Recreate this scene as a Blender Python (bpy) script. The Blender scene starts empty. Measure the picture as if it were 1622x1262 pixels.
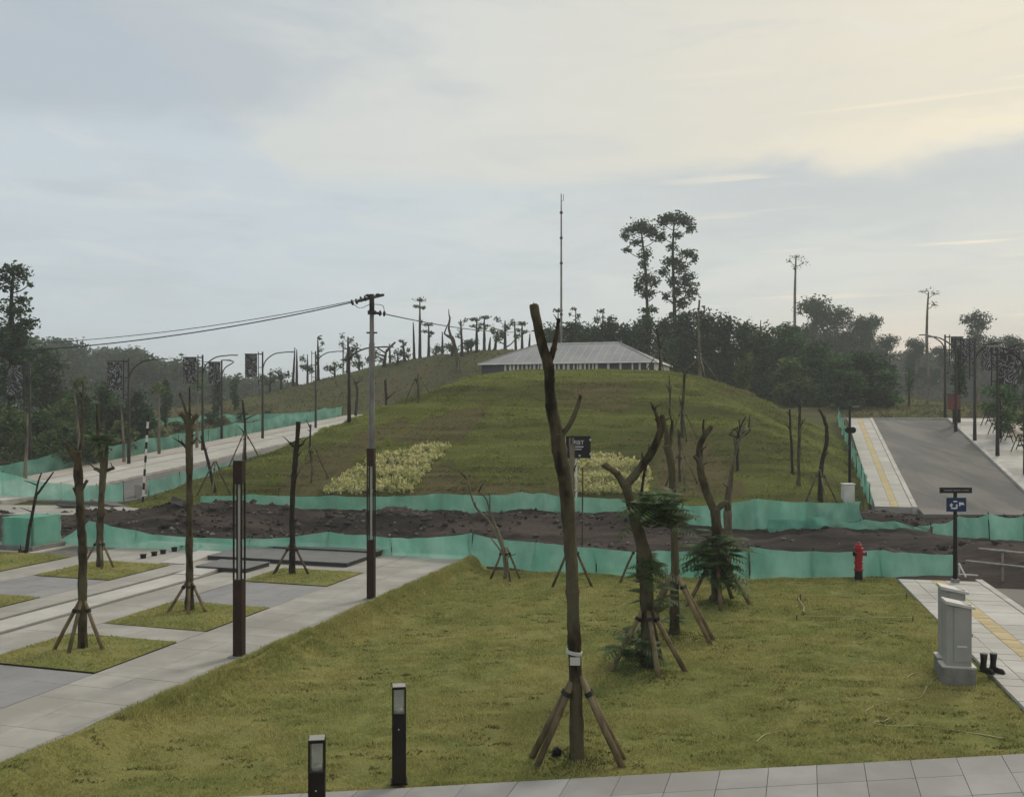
import bpy, math, random
import numpy as np
from mathutils import Vector, Matrix, noise

# ------------------------------------------------------------------ camera, sky, sun, exposure
S = bpy.context.scene
COL = S.collection
F, CX, HY, CH = 1500.0, 811.0, 645.0, 4.4          # focal length in photo pixels, centre, horizon row, eye height
cam = bpy.data.cameras.new('camera')
cam.sensor_width = 36.0
cam.lens = F / 1622 * 36
cam.shift_y = (HY - 631) / 1622
cam.clip_start = 0.1
cam.clip_end = 8000
co = bpy.data.objects.new('camera', cam)
co.location = (0, 0, CH)
co.rotation_euler = (math.radians(90), 0, 0)
COL.objects.link(co)
S.camera = co
S.view_settings.view_transform = 'Standard'
S.view_settings.look = 'None'
S.view_settings.exposure = 0.24
S.view_settings.gamma = 1.0
S.view_settings.use_curve_mapping = False
S.cycles.volume_bounces = 1
S.cycles.max_bounces = 4
S.cycles.diffuse_bounces = 2
S.cycles.glossy_bounces = 2
S.cycles.adaptive_threshold = 0.025
S.cycles.transparent_max_bounces = 8

SUN_AZ, SUN_EL = math.radians(38), math.radians(40)   # azimuth to the right of straight ahead

class NT:
    """tiny helper to wire nodes"""
    def __init__(s, tree): s.t = tree; s.n = tree.nodes; s.l = tree.links
    def new(s, kind, **kw):
        n = s.n.new(kind)
        for k, v in kw.items(): setattr(n, k, v)
        return n
    def put(s, sock, v):
        if v is None: return
        if hasattr(v, 'is_linked') or hasattr(v, 'links'): s.l.new(v, sock)
        else: sock.default_value = v
    def m(s, op, a, b=None, c=None, clamp=False):
        n = s.new('ShaderNodeMath', operation=op); n.use_clamp = clamp
        s.put(n.inputs[0], a); s.put(n.inputs[1], b)
        if c is not None: s.put(n.inputs[2], c)
        return n.outputs[0]
    def mix(s, f, a, b, blend='MIX'):
        n = s.new('ShaderNodeMix', data_type='RGBA', blend_type=blend)
        s.put(n.inputs[0], f); s.put(n.inputs[6], a); s.put(n.inputs[7], b)
        return n.outputs[2]
    def noise(s, vec, scale, detail=3.0, rough=0.5, dist=0.0):
        n = s.new('ShaderNodeTexNoise'); n.inputs['Scale'].default_value = scale
        n.inputs['Detail'].default_value = detail; n.inputs['Roughness'].default_value = rough
        n.inputs['Distortion'].default_value = dist
        if vec is not None: s.l.new(vec, n.inputs['Vector'])
        return n.outputs['Fac']
    def smooth(s, v, a, b):
        n = s.new('ShaderNodeMapRange', interpolation_type='SMOOTHSTEP')
        s.put(n.inputs[0], v); n.inputs[1].default_value = a; n.inputs[2].default_value = b
        return n.outputs[0]
    def scale(s, vec, sc):
        n = s.new('ShaderNodeVectorMath', operation='MULTIPLY'); s.l.new(vec, n.inputs[0]); n.inputs[1].default_value = sc
        return n.outputs[0]

def C4(r, g, b): return (r, g, b, 1.0)
def srgb(r, g, b):
    f = lambda c: (c / 255 / 12.92) if c <= 10 else ((c / 255 + 0.055) / 1.055) ** 2.4
    return (f(r), f(g), f(b), 1.0)

W = bpy.data.worlds.new('World'); S.world = W; W.use_nodes = True
w = NT(W.node_tree); w.n.clear()
out = w.new('ShaderNodeOutputWorld'); bg = w.new('ShaderNodeBackground'); w.l.new(bg.outputs[0], out.inputs[0])
sky = w.new('ShaderNodeTexSky', sky_type='NISHITA'); sky.sun_disc = False
sky.sun_elevation = SUN_EL; sky.sun_rotation = SUN_AZ
sky.air_density = 1.2; sky.dust_density = 3.0
tc = w.new('ShaderNodeTexCoord'); D = tc.outputs['Generated']
sep = w.new('ShaderNodeSeparateXYZ'); w.l.new(D, sep.inputs[0])
az = w.m('ARCTAN2', sep.outputs[0], sep.outputs[1]); el = w.m('ARCSINE', sep.outputs[2])
nb = w.noise(w.scale(D, (2.2, 2.2, 6.5)), 1.6, 6, 0.55, 0.6)
nf = w.noise(w.scale(D, (3.0, 3.0, 16.0)), 2.3, 7, 0.6, 0.8)
nbig = w.noise(w.scale(D, (1.0, 1.0, 2.0)), 1.3, 3, 0.5)
warm = w.smooth(az, -0.35, 0.55)
low = w.mix(warm, srgb(187, 197, 203), srgb(201, 203, 196))
low = w.mix(w.m('MULTIPLY', w.smooth(el, 0.13, 0.0), w.smooth(az, 0.05, 0.45)), low, srgb(232, 208, 186))
low = w.mix(w.m('MULTIPLY', w.smooth(nf, 0.45, 0.7), 0.35), low, srgb(172, 180, 184))
high = w.mix(warm, srgb(199, 203, 201), srgb(212, 205, 185))
high = w.mix(w.m('MULTIPLY', w.smooth(nb, 0.42, 0.68), 0.4), high, srgb(199, 200, 194))
edge = w.m('MULTIPLY_ADD', w.m('MAXIMUM', w.m('SUBTRACT', -0.22, az), 0.0), 0.75, 0.228)
edge = w.m('MULTIPLY_ADD', w.m('MAXIMUM', az, 0.0), 0.03, edge)
e2 = w.m('ADD', w.m('SUBTRACT', el, edge), w.m('MULTIPLY', w.m('SUBTRACT', nb, 0.5), 0.10))
band = w.m('MULTIPLY', w.smooth(e2, -0.10, -0.012), w.m('MULTIPLY', w.smooth(az, -0.05, 0.3), 0.7))
low = w.mix(band, low, srgb(174, 181, 184))
col = w.mix(w.smooth(e2, -0.014, 0.022), low, high)
rim = w.m('MULTIPLY', w.m('MULTIPLY', w.smooth(e2, -0.006, 0.010), w.smooth(e2, 0.035, 0.012)), w.smooth(az, 0.1, 0.5))
col = w.mix(w.m('MULTIPLY', rim, 0.5), col, srgb(240, 226, 196))
# grey cloud bank drifting over the upper left
dx = w.m('DIVIDE', w.m('ADD', az, 0.40), 0.30); dy = w.m('DIVIDE', w.m('SUBTRACT', el, 0.345), 0.085)
rr = w.m('SQRT', w.m('ADD', w.m('MULTIPLY', dx, dx), w.m('MULTIPLY', dy, dy)))
rr = w.m('ADD', rr, w.m('MULTIPLY', w.m('SUBTRACT', nb, 0.5), 2.4))
wl = w.noise(w.scale(D, (2.0, 2.0, 9.0)), 2.6, 8, 0.62, 1.2)
col = w.mix(w.m('MULTIPLY', w.smooth(wl, 0.5, 0.68), 0.26), col, srgb(213, 212, 203))
col = w.mix(w.m('MULTIPLY', w.smooth(wl, 0.46, 0.30), 0.22), col, srgb(172, 181, 188))
col = w.mix(w.m('MULTIPLY', w.smooth(rr, 1.25, 0.35), 0.7), col, srgb(166, 175, 183))
# thin bright streaks
st = w.noise(w.scale(D, (2.0, 2.0, 46.0)), 1.5, 4, 0.5)
stm = w.m('MULTIPLY', w.smooth(st, 0.60, 0.70), w.m('MULTIPLY', w.smooth(az, 0.05, 0.35), w.smooth(el, 0.4, 0.2)))
col = w.mix(w.m('MULTIPLY', stm, 0.6), col, srgb(240, 226, 198))
colx = w.mix(1.0, col, C4(10, 10, 10), 'MULTIPLY')
w.l.new(w.mix(0.93, sky.outputs[0], colx), bg.inputs['Color'])
bg.inputs['Strength'].default_value = 0.1

sl = bpy.data.lights.new('sun', 'SUN'); sl.energy = 1.5; sl.angle = math.radians(15); sl.color = (1.0, 0.93, 0.82)
so = bpy.data.objects.new('sun', sl); COL.objects.link(so)
sd = Vector((math.sin(SUN_AZ) * math.cos(SUN_EL), math.cos(SUN_AZ) * math.cos(SUN_EL), math.sin(SUN_EL)))
so.rotation_euler = sd.to_track_quat('Z', 'Y').to_euler()

# ------------------------------------------------------------------ materials
MATS = {}
def pm(name, c1, c2=None, scale=6.0, rough=0.85, bump=0.0, bscale=30.0, stretch=(1, 1, 1), contrast=(0.35, 0.65),
       c3=None, s3=0.6, rnd=0.0, island=0.0, metal=0.0, trans=0.0, spec=0.3, local=False):
    mt = bpy.data.materials.new(name); mt.use_nodes = True
    k = NT(mt.node_tree); k.n.clear()
    o = k.new('ShaderNodeOutputMaterial'); p = k.new('ShaderNodeBsdfPrincipled')
    if local:
        pos = k.new('ShaderNodeTexCoord').outputs['Object']
    else:
        pos = k.new('ShaderNodeNewGeometry').outputs['Position']
    pos = k.scale(pos, stretch)
    col = C4(*c1)
    if c2 is not None:
        col = k.mix(k.smooth(k.noise(pos, scale, 5, 0.6), *contrast), C4(*c1), C4(*c2))
    if c3 is not None:
        col = k.mix(k.smooth(k.noise(pos, s3, 4, 0.6, 0.4), 0.42, 0.62), col, C4(*c3))
    if rnd:
        r = k.new('ShaderNodeObjectInfo').outputs['Random']
        f = k.m('MULTIPLY_ADD', r, 2 * rnd, 1 - rnd)
        cc = k.new('ShaderNodeCombineXYZ')
        for i in range(3): k.l.new(f, cc.inputs[i])
        col = k.mix(1.0, col, cc.outputs[0], 'MULTIPLY')
    if island:
        r = k.new('ShaderNodeNewGeometry').outputs['Random Per Island']
        f = k.m('MULTIPLY_ADD', r, 2 * island, 1 - island)
        cc = k.new('ShaderNodeCombineXYZ')
        for i in range(3): k.l.new(f, cc.inputs[i])
        col = k.mix(1.0, col, cc.outputs[0], 'MULTIPLY')
    k.put(p.inputs['Base Color'], col)
    p.inputs['Roughness'].default_value = rough; p.inputs['Metallic'].default_value = metal
    p.inputs['Specular IOR Level'].default_value = spec
    if bump:
        b = k.new('ShaderNodeBump'); b.inputs['Strength'].default_value = bump; b.inputs['Distance'].default_value = 0.05
        k.l.new(k.noise(pos, bscale, 6, 0.65), b.inputs['Height']); k.l.new(b.outputs[0], p.inputs['Normal'])
    if trans:
        t = k.new('ShaderNodeBsdfTranslucent'); k.put(t.inputs[0], col)
        mx = k.new('ShaderNodeMixShader'); mx.inputs[0].default_value = trans
        k.l.new(p.outputs[0], mx.inputs[1]); k.l.new(t.outputs[0], mx.inputs[2]); k.l.new(mx.outputs[0], o.inputs[0])
    else:
        k.l.new(p.outputs[0], o.inputs[0])
    MATS[name] = mt
    return mt

pm('lawn', (0.200, 0.206, 0.070), (0.150, 0.166, 0.056), 3.0, 1.0, 0.9, 14, c3=(0.222, 0.210, 0.077), s3=0.5, spec=0.05)
pm('blade', (0.350, 0.354, 0.130), (0.280, 0.298, 0.100), 2.6, 0.9, c3=(0.385, 0.362, 0.142), s3=0.5, island=0.28, trans=0.38, spec=0.1)
pm('tuft_shade_dark', (0.105, 0.115, 0.036), (0.16, 0.17, 0.052), 1.5, 0.95, island=0.35, trans=0.25, spec=0.05)  # dark tone stands in for shade under lawn tufts; also tree-foot grass
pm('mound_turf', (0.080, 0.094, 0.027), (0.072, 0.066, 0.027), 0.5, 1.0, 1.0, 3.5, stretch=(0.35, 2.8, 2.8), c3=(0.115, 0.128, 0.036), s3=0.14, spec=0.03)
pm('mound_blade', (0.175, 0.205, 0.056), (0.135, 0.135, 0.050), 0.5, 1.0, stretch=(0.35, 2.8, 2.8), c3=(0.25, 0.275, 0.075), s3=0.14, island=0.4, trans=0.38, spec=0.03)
pm('scrub', (0.062, 0.068, 0.030), (0.095, 0.080, 0.045), 0.25, 1.0, 1.0, 1.2, c3=(0.080, 0.085, 0.032), s3=0.08, spec=0.03)
pm('scrub_blade', (0.095, 0.105, 0.045), (0.13, 0.115, 0.06), 0.25, 1.0, island=0.35, trans=0.45, spec=0.03)
pm('soil', (0.0175, 0.0148, 0.0138), (0.036, 0.0295, 0.0265), 0.9, 1.0, 1.0, 6, stretch=(0.5, 1.6, 1), c3=(0.066, 0.052, 0.046), s3=0.30, spec=0.1)
pm('clod', (0.022, 0.018, 0.0165), (0.075, 0.064, 0.056), 1.3, 1.0, 0.6, 12, island=0.6)
pm('concrete', (0.365, 0.350, 0.322), (0.30, 0.288, 0.268), 1.4, 0.85, 0.25, 60, c3=(0.285, 0.27, 0.245), s3=0.6, rnd=0.07)
pm('concrete_white', (0.48, 0.465, 0.44), (0.40, 0.39, 0.37), 0.9, 0.85, 0.25, 50, c3=(0.40, 0.385, 0.36), s3=0.4, rnd=0.07)
pm('paving_tan', (0.43, 0.39, 0.35), (0.37, 0.34, 0.31), 0.9, 0.85, 0.25, 50, rnd=0.08)
pm('slab_grey', (0.30, 0.295, 0.29), (0.255, 0.252, 0.248), 1.5, 0.8, 0.25, 70, c3=(0.245, 0.238, 0.23), s3=0.5, rnd=0.12)
pm('paving_dark', (0.255, 0.252, 0.255), (0.22, 0.22, 0.225), 1.5, 0.8, 0.25, 70, rnd=0.05)
pm('groove', (0.10, 0.095, 0.09), (0.15, 0.14, 0.13), 4, 0.9)
pm('black_stone', (0.03, 0.03, 0.033), (0.045, 0.044, 0.044), 3, 0.55, 0.15, 40)
pm('stone_top', (0.15, 0.148, 0.148), (0.12, 0.12, 0.12), 2, 0.6, 0.15, 40)
pm('asphalt', (0.145, 0.138, 0.134), (0.118, 0.114, 0.112), 0.6, 0.9, 0.5, 120, c3=(0.185, 0.174, 0.160), s3=0.4, stretch=(1.4, 0.25, 1))
pm('tactile', (0.46, 0.38, 0.215), (0.42, 0.34, 0.19), 3, 0.85, 0.2, 40, rnd=0.08)
pm('kerb', (0.50, 0.48, 0.45), (0.38, 0.36, 0.34), 2, 0.85, 0.3, 30)
pm('bark_brown', (0.080, 0.061, 0.036), (0.020, 0.016, 0.011), 7, 0.95, 1.0, 16, stretch=(1, 1, 0.4), c3=(0.10, 0.09, 0.055), s3=2.2, spec=0.1)
pm('bark_pale', (0.16, 0.14, 0.105), (0.075, 0.062, 0.045), 5.0, 0.95, 0.8, 18, stretch=(1, 1, 0.4), c3=(0.20, 0.18, 0.14), s3=1.5, spec=0.1)
pm('bark_dark', (0.036, 0.029, 0.021), (0.018, 0.015, 0.012), 6, 0.95, 0.8, 18, spec=0.1)
pm('cut_wood', (0.16, 0.13, 0.085), (0.07, 0.055, 0.04), 14, 0.95)
pm('paint_rust', (0.036, 0.017, 0.012), (0.024, 0.013, 0.010), 5, 0.6, rnd=0.1, spec=0.2)
pm('bamboo', (0.19, 0.15, 0.09), (0.09, 0.07, 0.042), 5, 0.85, 0.5, 20, stretch=(1, 1, 0.4), rnd=0.4, spec=0.1)
pm('tie_black', (0.012, 0.012, 0.012), rough=0.7)
pm('leaf_tall', (0.062, 0.104, 0.042), (0.034, 0.062, 0.026), 0.4, 0.8, island=0.5, rnd=0.15, trans=0.4)
pm('leaf_dark', (0.052, 0.104, 0.034), (0.025, 0.056, 0.019), 0.5, 0.8, island=0.55, rnd=0.4, trans=0.35)
pm('leaf_mid', (0.115, 0.165, 0.050), (0.062, 0.098, 0.032), 0.5, 0.8, island=0.5, rnd=0.2, trans=0.35)
pm('leaf_far', (0.046, 0.080, 0.034), (0.030, 0.054, 0.024), 0.1, 0.9, island=0.4, rnd=0.15, trans=0.3)
pm('leaf_dry', (0.12, 0.10, 0.06), (0.08, 0.07, 0.04), 0.5, 0.9, island=0.4, trans=0.3)
pm('leaf_fern', (0.075, 0.130, 0.040), (0.045, 0.080, 0.026), 2, 0.7, island=0.4, trans=0.35)
pm('leaf_yellow', (0.60, 0.58, 0.27), (0.40, 0.42, 0.17), 1.2, 0.8, island=0.4, trans=0.4, c3=(0.64, 0.61, 0.33), s3=0.8)
pm('paint_brown', (0.014, 0.009, 0.0075), (0.011, 0.0075, 0.006), 3, 0.55, rnd=0.1, spec=0.2)
pm('paint_black', (0.006, 0.006, 0.0065), rough=0.5, spec=0.2)
pm('pole_grey', (0.23, 0.225, 0.215), (0.14, 0.135, 0.13), 2.5, 0.6, 0.2, 20, stretch=(1, 1, 0.3))
pm('pole_dark', (0.028, 0.027, 0.026), (0.02, 0.019, 0.018), 2, 0.65, spec=0.2)
pm('lamp_glass', (0.40, 0.39, 0.36), rough=0.4)
pm('insulator', (0.02, 0.018, 0.018), rough=0.3)
pm('wire', (0.03, 0.03, 0.03), rough=0.6)
pm('hydrant_red', (0.30, 0.012, 0.018), (0.22, 0.012, 0.016), 6, 0.45)
pm('cabinet_grey', (0.30, 0.30, 0.285), (0.265, 0.265, 0.255), 2, 0.55, 0.05, 40)
pm('cabinet_roof', (0.52, 0.51, 0.48), (0.45, 0.44, 0.42), 2, 0.55)
pm('cabinet_base', (0.21, 0.205, 0.19), (0.15, 0.145, 0.135), 4, 0.95, 0.4, 40)
pm('white_paint', (0.70, 0.69, 0.66), (0.6, 0.59, 0.57), 3, 0.6)
pm('sign_black', (0.004, 0.004, 0.005), rough=0.7, spec=0.1)
pm('sign_blue', (0.010, 0.032, 0.085), rough=0.6, spec=0.2)
pm('sign_dark', (0.010, 0.012, 0.011), rough=0.6, spec=0.2)
pm('sign_white', (0.55, 0.56, 0.58), rough=0.6)
pm('rubber', (0.010, 0.010, 0.011), rough=0.35)
pm('steel', (0.33, 0.32, 0.30), (0.22, 0.2, 0.18), 5, 0.5, metal=0.3)
pm('roof_metal', (0.27, 0.275, 0.29), (0.225, 0.23, 0.245), 0.7, 0.55, 0.1, 6)
pm('wall_grey', (0.075, 0.08, 0.095), (0.06, 0.063, 0.075), 1, 0.7, rnd=0.2)
pm('red_board', (0.16, 0.045, 0.035), (0.12, 0.035, 0.03), 2, 0.7)
pm('hose', (0.36, 0.34, 0.16), (0.25, 0.24, 0.11), 2, 0.6)
pm('paper', (0.45, 0.45, 0.42), rough=0.9)

def add_bare():
    """bare brown earth showing through the mound's turf where the 'bare' attribute says so"""
    for nm, c in (('mound_turf', (0.108, 0.094, 0.046)), ('mound_blade', (0.165, 0.145, 0.072))):
        k = NT(MATS[nm].node_tree); p = [n for n in k.n if n.type == 'BSDF_PRINCIPLED'][0]; src = p.inputs['Base Color'].links[0].from_socket
        at = k.new('ShaderNodeAttribute'); at.attribute_name = 'bare'; pos = k.new('ShaderNodeNewGeometry').outputs['Position']
        f = k.smooth(k.m('ADD', at.outputs['Fac'], k.m('MULTIPLY', k.m('SUBTRACT', k.noise(pos, 1.6, 4), 0.5), 0.9)), 0.35, 0.65)
        k.l.new(k.mix(f, src, C4(*c)), p.inputs['Base Color'])
def net_material():
    mt = bpy.data.materials.new('net'); mt.use_nodes = True
    k = NT(mt.node_tree); k.n.clear()
    o = k.new('ShaderNodeOutputMaterial')
    pos = k.new('ShaderNodeNewGeometry').outputs['Position']
    col = k.mix(k.smooth(k.noise(k.scale(pos, (1, 1, 0.6)), 1.1, 4, 0.6), 0.35, 0.7), C4(0.15, 0.42, 0.33), C4(0.28, 0.58, 0.48))
    col = k.mix(k.m('MULTIPLY', k.smooth(k.noise(pos, 2.6, 5, 0.7), 0.58, 0.76), 0.25), col, C4(0.18, 0.24, 0.17))
    d = k.new('ShaderNodeBsdfPrincipled'); k.put(d.inputs['Base Color'], col); d.inputs['Roughness'].default_value = 0.7
    d.inputs['Specular IOR Level'].default_value = 0.2
    t = k.new('ShaderNodeBsdfTranslucent'); k.put(t.inputs[0], col)
    tr = k.new('ShaderNodeBsdfTransparent')
    a = k.new('ShaderNodeMixShader'); a.inputs[0].default_value = 0.45
    k.l.new(d.outputs[0], a.inputs[1]); k.l.new(t.outputs[0], a.inputs[2])
    b = k.new('ShaderNodeMixShader'); k.put(b.inputs[0], k.m('MULTIPLY_ADD', k.noise(k.scale(pos, (1.0, 1.0, 0.35)), 1.7, 4), 0.45, 0.0))
    k.l.new(a.outputs[0], b.inputs[1]); k.l.new(tr.outputs[0], b.inputs[2]); k.l.new(b.outputs[0], o.inputs[0])
    MATS['net'] = mt
net_material()
add_bare()

def banner_material():
    mt = bpy.data.materials.new('banner_print'); mt.use_nodes = True
    k = NT(mt.node_tree); k.n.clear()
    o = k.new('ShaderNodeOutputMaterial'); p = k.new('ShaderNodeBsdfPrincipled')
    tcn = k.new('ShaderNodeTexCoord').outputs['Object']
    r = k.new('ShaderNodeObjectInfo').outputs['Random']
    cm = k.new('ShaderNodeCombineXYZ'); k.l.new(k.m('MULTIPLY', r, 40), cm.inputs[0])
    ad = k.new('ShaderNodeVectorMath', operation='ADD'); k.l.new(tcn, ad.inputs[0]); k.l.new(cm.outputs[0], ad.inputs[1])
    nz = k.noise(k.scale(ad.outputs[0], (1.0, 1.0, 0.75)), 1.7, 1.0, 0.4, 2.2)
    line = k.m('ABSOLUTE', k.m('SUBTRACT', k.m('FRACT', k.m('MULTIPLY', nz, 5.0)), 0.5))
    k.put(p.inputs['Base Color'], k.mix(k.smooth(line, 0.17, 0.08), C4(0.009, 0.008, 0.010), C4(0.22, 0.23, 0.24)))
    p.inputs['Roughness'].default_value = 0.7
    k.l.new(p.outputs[0], o.inputs[0]); MATS['banner_print'] = mt
banner_material()

def glass_material():
    mt = bpy.data.materials.new('clear_glass'); mt.use_nodes = True
    k = NT(mt.node_tree); k.n.clear()
    o = k.new('ShaderNodeOutputMaterial')
    g = k.new('ShaderNodeBsdfGlossy'); g.inputs['Roughness'].default_value = 0.08
    d = k.new('ShaderNodeBsdfTransparent'); d.inputs[0].default_value = (0.9, 0.92, 0.9, 1)
    mx = k.new('ShaderNodeMixShader'); mx.inputs[0].default_value = 0.14
    k.l.new(d.outputs[0], mx.inputs[1]); k.l.new(g.outputs[0], mx.inputs[2]); k.l.new(mx.outputs[0], o.inputs[0])
    MATS['clear_glass'] = mt
glass_material()

# ------------------------------------------------------------------ mesh helpers
rng = np.random.default_rng(7)
random.seed(11)

def tag(o, label=None, cat=None, group=None, kind=None):
    if label: o['label'] = label
    if cat: o['category'] = cat
    if group: o['group'] = group
    if kind: o['kind'] = kind
    return o

def empty(name, loc, rz=0.0):
    o = bpy.data.objects.new(name, None); o.empty_display_size = 0.2
    o.location = loc; o.rotation_euler = (0, 0, rz); COL.objects.link(o)
    return o

def link(name, me, mat, parent=None, loc=None, rz=0.0):
    o = bpy.data.objects.new(name, me); COL.objects.link(o)
    if mat and not me.materials: me.materials.append(MATS[mat])
    if parent: o.parent = parent
    if loc is not None: o.location = loc
    o.rotation_euler = (0, 0, rz)
    return o

def np_mesh(name, verts, faces, smooth=False):
    """verts (N,3), faces (M,k) arrays"""
    me = bpy.data.meshes.new(name)
    verts = np.ascontiguousarray(verts, dtype=np.float32); faces = np.ascontiguousarray(faces, dtype=np.int32)
    k = faces.shape[1]
    me.vertices.add(len(verts)); me.vertices.foreach_set('co', verts.ravel())
    me.loops.add(faces.size); me.loops.foreach_set('vertex_index', faces.ravel())
    me.polygons.add(len(faces)); me.polygons.foreach_set('loop_start', np.arange(0, faces.size, k, dtype=np.int32))
    me.polygons.foreach_set('loop_total', np.full(len(faces), k, dtype=np.int32))
    if smooth: me.polygons.foreach_set('use_smooth', np.ones(len(faces), dtype=bool))
    me.update(calc_edges=True); me.validate()
    return me

class MB:
    def __init__(s): s.v = []; s.f = []
    def box(s, c, d, rz=0.0, rx=0.0, ry=0.0):
        R = Matrix.Rotation(rz, 3, 'Z') @ Matrix.Rotation(ry, 3, 'Y') @ Matrix.Rotation(rx, 3, 'X')
        b = len(s.v); c = Vector(c)
        for z in (-.5, .5):
            for y in (-.5, .5):
                for x in (-.5, .5): s.v.append(c + R @ Vector((x * d[0], y * d[1], z * d[2])))
        for q in ((0, 2, 3, 1), (4, 5, 7, 6), (0, 1, 5, 4), (2, 6, 7, 3), (0, 4, 6, 2), (1, 3, 7, 5)): s.f.append([b + i for i in q])
        return s
    def prism(s, pts, z0, z1):
        """vertical prism over a counter-clockwise outline; z0/z1 may be lists"""
        n = len(pts); b = len(s.v)
        za = z0 if hasattr(z0, '__len__') else [z0] * n; zb = z1 if hasattr(z1, '__len__') else [z1] * n
        for p, z in zip(pts, za): s.v.append(Vector((p[0], p[1], z)))
        for p, z in zip(pts, zb): s.v.append(Vector((p[0], p[1], z)))
        s.f.append([b + i for i in range(n)][::-1]); s.f.append([b + n + i for i in range(n)])
        for i in range(n): j = (i + 1) % n; s.f.append([b + i, b + j, b + n + j, b + n + i])
        return s
    def tube(s, pts, rad, n=8, rough=0.0, seed=0, flat=1.0):
        pts = [Vector(p) for p in pts]; m = len(pts); b = len(s.v)
        rad = rad if hasattr(rad, '__len__') else [rad] * m
        up = Vector((0.31, 0.94, 0.11))
        for i, p in enumerate(pts):
            t = (pts[min(i + 1, m - 1)] - pts[max(i - 1, 0)]).normalized()
            a = t.cross(up); a = a.normalized() if a.length > 1e-4 else Vector((1, 0, 0)); c = t.cross(a)
            for k in range(n):
                th = 2 * math.pi * k / n; r = rad[i]
                if rough:
                    q_ = Vector((math.cos(th) * 1.3 + seed * 7.1, math.sin(th) * 1.3, p.z * 2.3 + p.x)); r *= 1 + rough * (noise.noise(q_) + 0.6 * noise.noise(q_ * 3.1))
                s.v.append(p + (a * math.cos(th) + c * math.sin(th) * flat) * r)
        for i in range(m - 1):
            for k in range(n):
                k2 = (k + 1) % n
                s.f.append([b + i * n + k, b + i * n + k2, b + (i + 1) * n + k2, b + (i + 1) * n + k])
        s.f.append([b + k for k in range(n)][::-1]); s.f.append([b + (m - 1) * n + k for k in range(n)])
        return s
    def lathe(s, prof, c=(0, 0, 0), n=16):
        b = len(s.v); c = Vector(c); m = len(prof)
        for r, z in prof:
            for k in range(n):
                th = 2 * math.pi * k / n; s.v.append(c + Vector((r * math.cos(th), r * math.sin(th), z)))
        for i in range(m - 1):
            for k in range(n):
                k2 = (k + 1) % n; s.f.append([b + i * n + k, b + i * n + k2, b + (i + 1) * n + k2, b + (i + 1) * n + k])
        s.f.append([b + k for k in range(n)][::-1]); s.f.append([b + (m - 1) * n + k for k in range(n)])
        return s
    def poly(s, pts):
        b = len(s.v); s.v += [Vector(p) for p in pts]; s.f.append(list(range(b, b + len(pts)))); return s
    def mesh(s, name, smooth=False):
        me = bpy.data.meshes.new(name); me.from_pydata([tuple(v) for v in s.v], [], s.f)
        if smooth: me.polygons.foreach_set('use_smooth', [len(f) <= 4 for f in s.f])
        me.update(); return me
    def build(s, name, mat, parent=None, smooth=False, bevel=0.0, loc=None, rz=0.0):
        o = link(name, s.mesh(name, smooth), mat, parent, loc, rz)
        if bevel:
            bv = o.modifiers.new('bevel', 'BEVEL'); bv.width = bevel; bv.segments = 2; bv.limit_method = 'ANGLE'
        return o

def sm(x, a, b):
    t = np.clip((x - a) / (b - a), 0, 1); return t * t * (3 - 2 * t)
def smin(a, b, k=1.2):
    h = np.clip(0.5 + 0.5 * (b - a) / k, 0, 1); return b * (1 - h) + a * h - k * h * (1 - h)
def fbm(x, y, s=1.0, o=3, seed=0.0):
    """cheap vectorised value noise in about -1..1"""
    x = np.asarray(x, float) * s + seed * 13.7; y = np.asarray(y, float) * s - seed * 5.3
    tot = 0; amp = 1; norm = 0
    for i in range(o):
        xi = np.floor(x); yi = np.floor(y); xf = x - xi; yf = y - yi
        h = lambda a, b: (np.sin(a * 127.1 + b * 311.7 + i * 17.3) * 43758.5453) % 1.0
        u = xf * xf * (3 - 2 * xf); v = yf * yf * (3 - 2 * yf)
        n = (h(xi, yi) * (1 - u) + h(xi + 1, yi) * u) * (1 - v) + (h(xi, yi + 1) * (1 - u) + h(xi + 1, yi + 1) * u) * v
        tot = tot + amp * (2 * n - 1); norm += amp; amp *= 0.5; x = x * 2.03 + 3.1; y = y * 2.03 - 1.7
    return tot / norm

# ------------------------------------------------------------------ the lie of the land
AX = (0.2957, 0.9553); BX = (0.9553, -0.2957)         # the site's own axis (away) and the direction across it (right)
AXANG = -math.atan2(AX[0], AX[1])                       # rotation about z of things square to that axis
def uvw(u, v): return (u * AX[0] + v * BX[0], u * AX[1] + v * BX[1])
def XA(y): return -17.7 + 0.31 * (y - 44.6)             # near edge of the left road
def XR(y): return 15.7 + 0.29 * (y - 41.0)              # left edge of the right-hand pavement
def base_h(x, y):
    x = np.asarray(x, float); y = np.asarray(y, float)
    u = x * AX[0] + y * AX[1]
    zl = 3.7 * np.clip((u - 37.4) * 0.08 / 3.7, 0, 1); zr = 3.5 * np.clip((u - 43.8) * 0.124 / 3.5, 0, 1)
    t = sm(x, -8, 12)
    return zl * (1 - t) + zr * t
def hill_h(x, y):
    x = np.asarray(x, float); y = np.asarray(y, float)
    rx = np.where(x < 0, (x - 2) / 34.0, (x - 2) / 40.0)
    prof = np.exp(-(np.abs(rx) ** 2.4) * 1.5)
    return 7.6 * prof * sm(y, 88, 112) * (1 - sm(y, 135, 190)) + 0.9 * sm(y, 70, 84) * sm(x, 15, 25) * (1 - sm(y, 150, 300))
def land_h(x, y):
    x = np.asarray(x, float); y = np.asarray(y, float)
    z = base_h(x, y) + hill_h(x, y)
    return z + 0.25 * fbm(x, y, 0.12, 3, 3) * sm(y, 72, 95)
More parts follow.
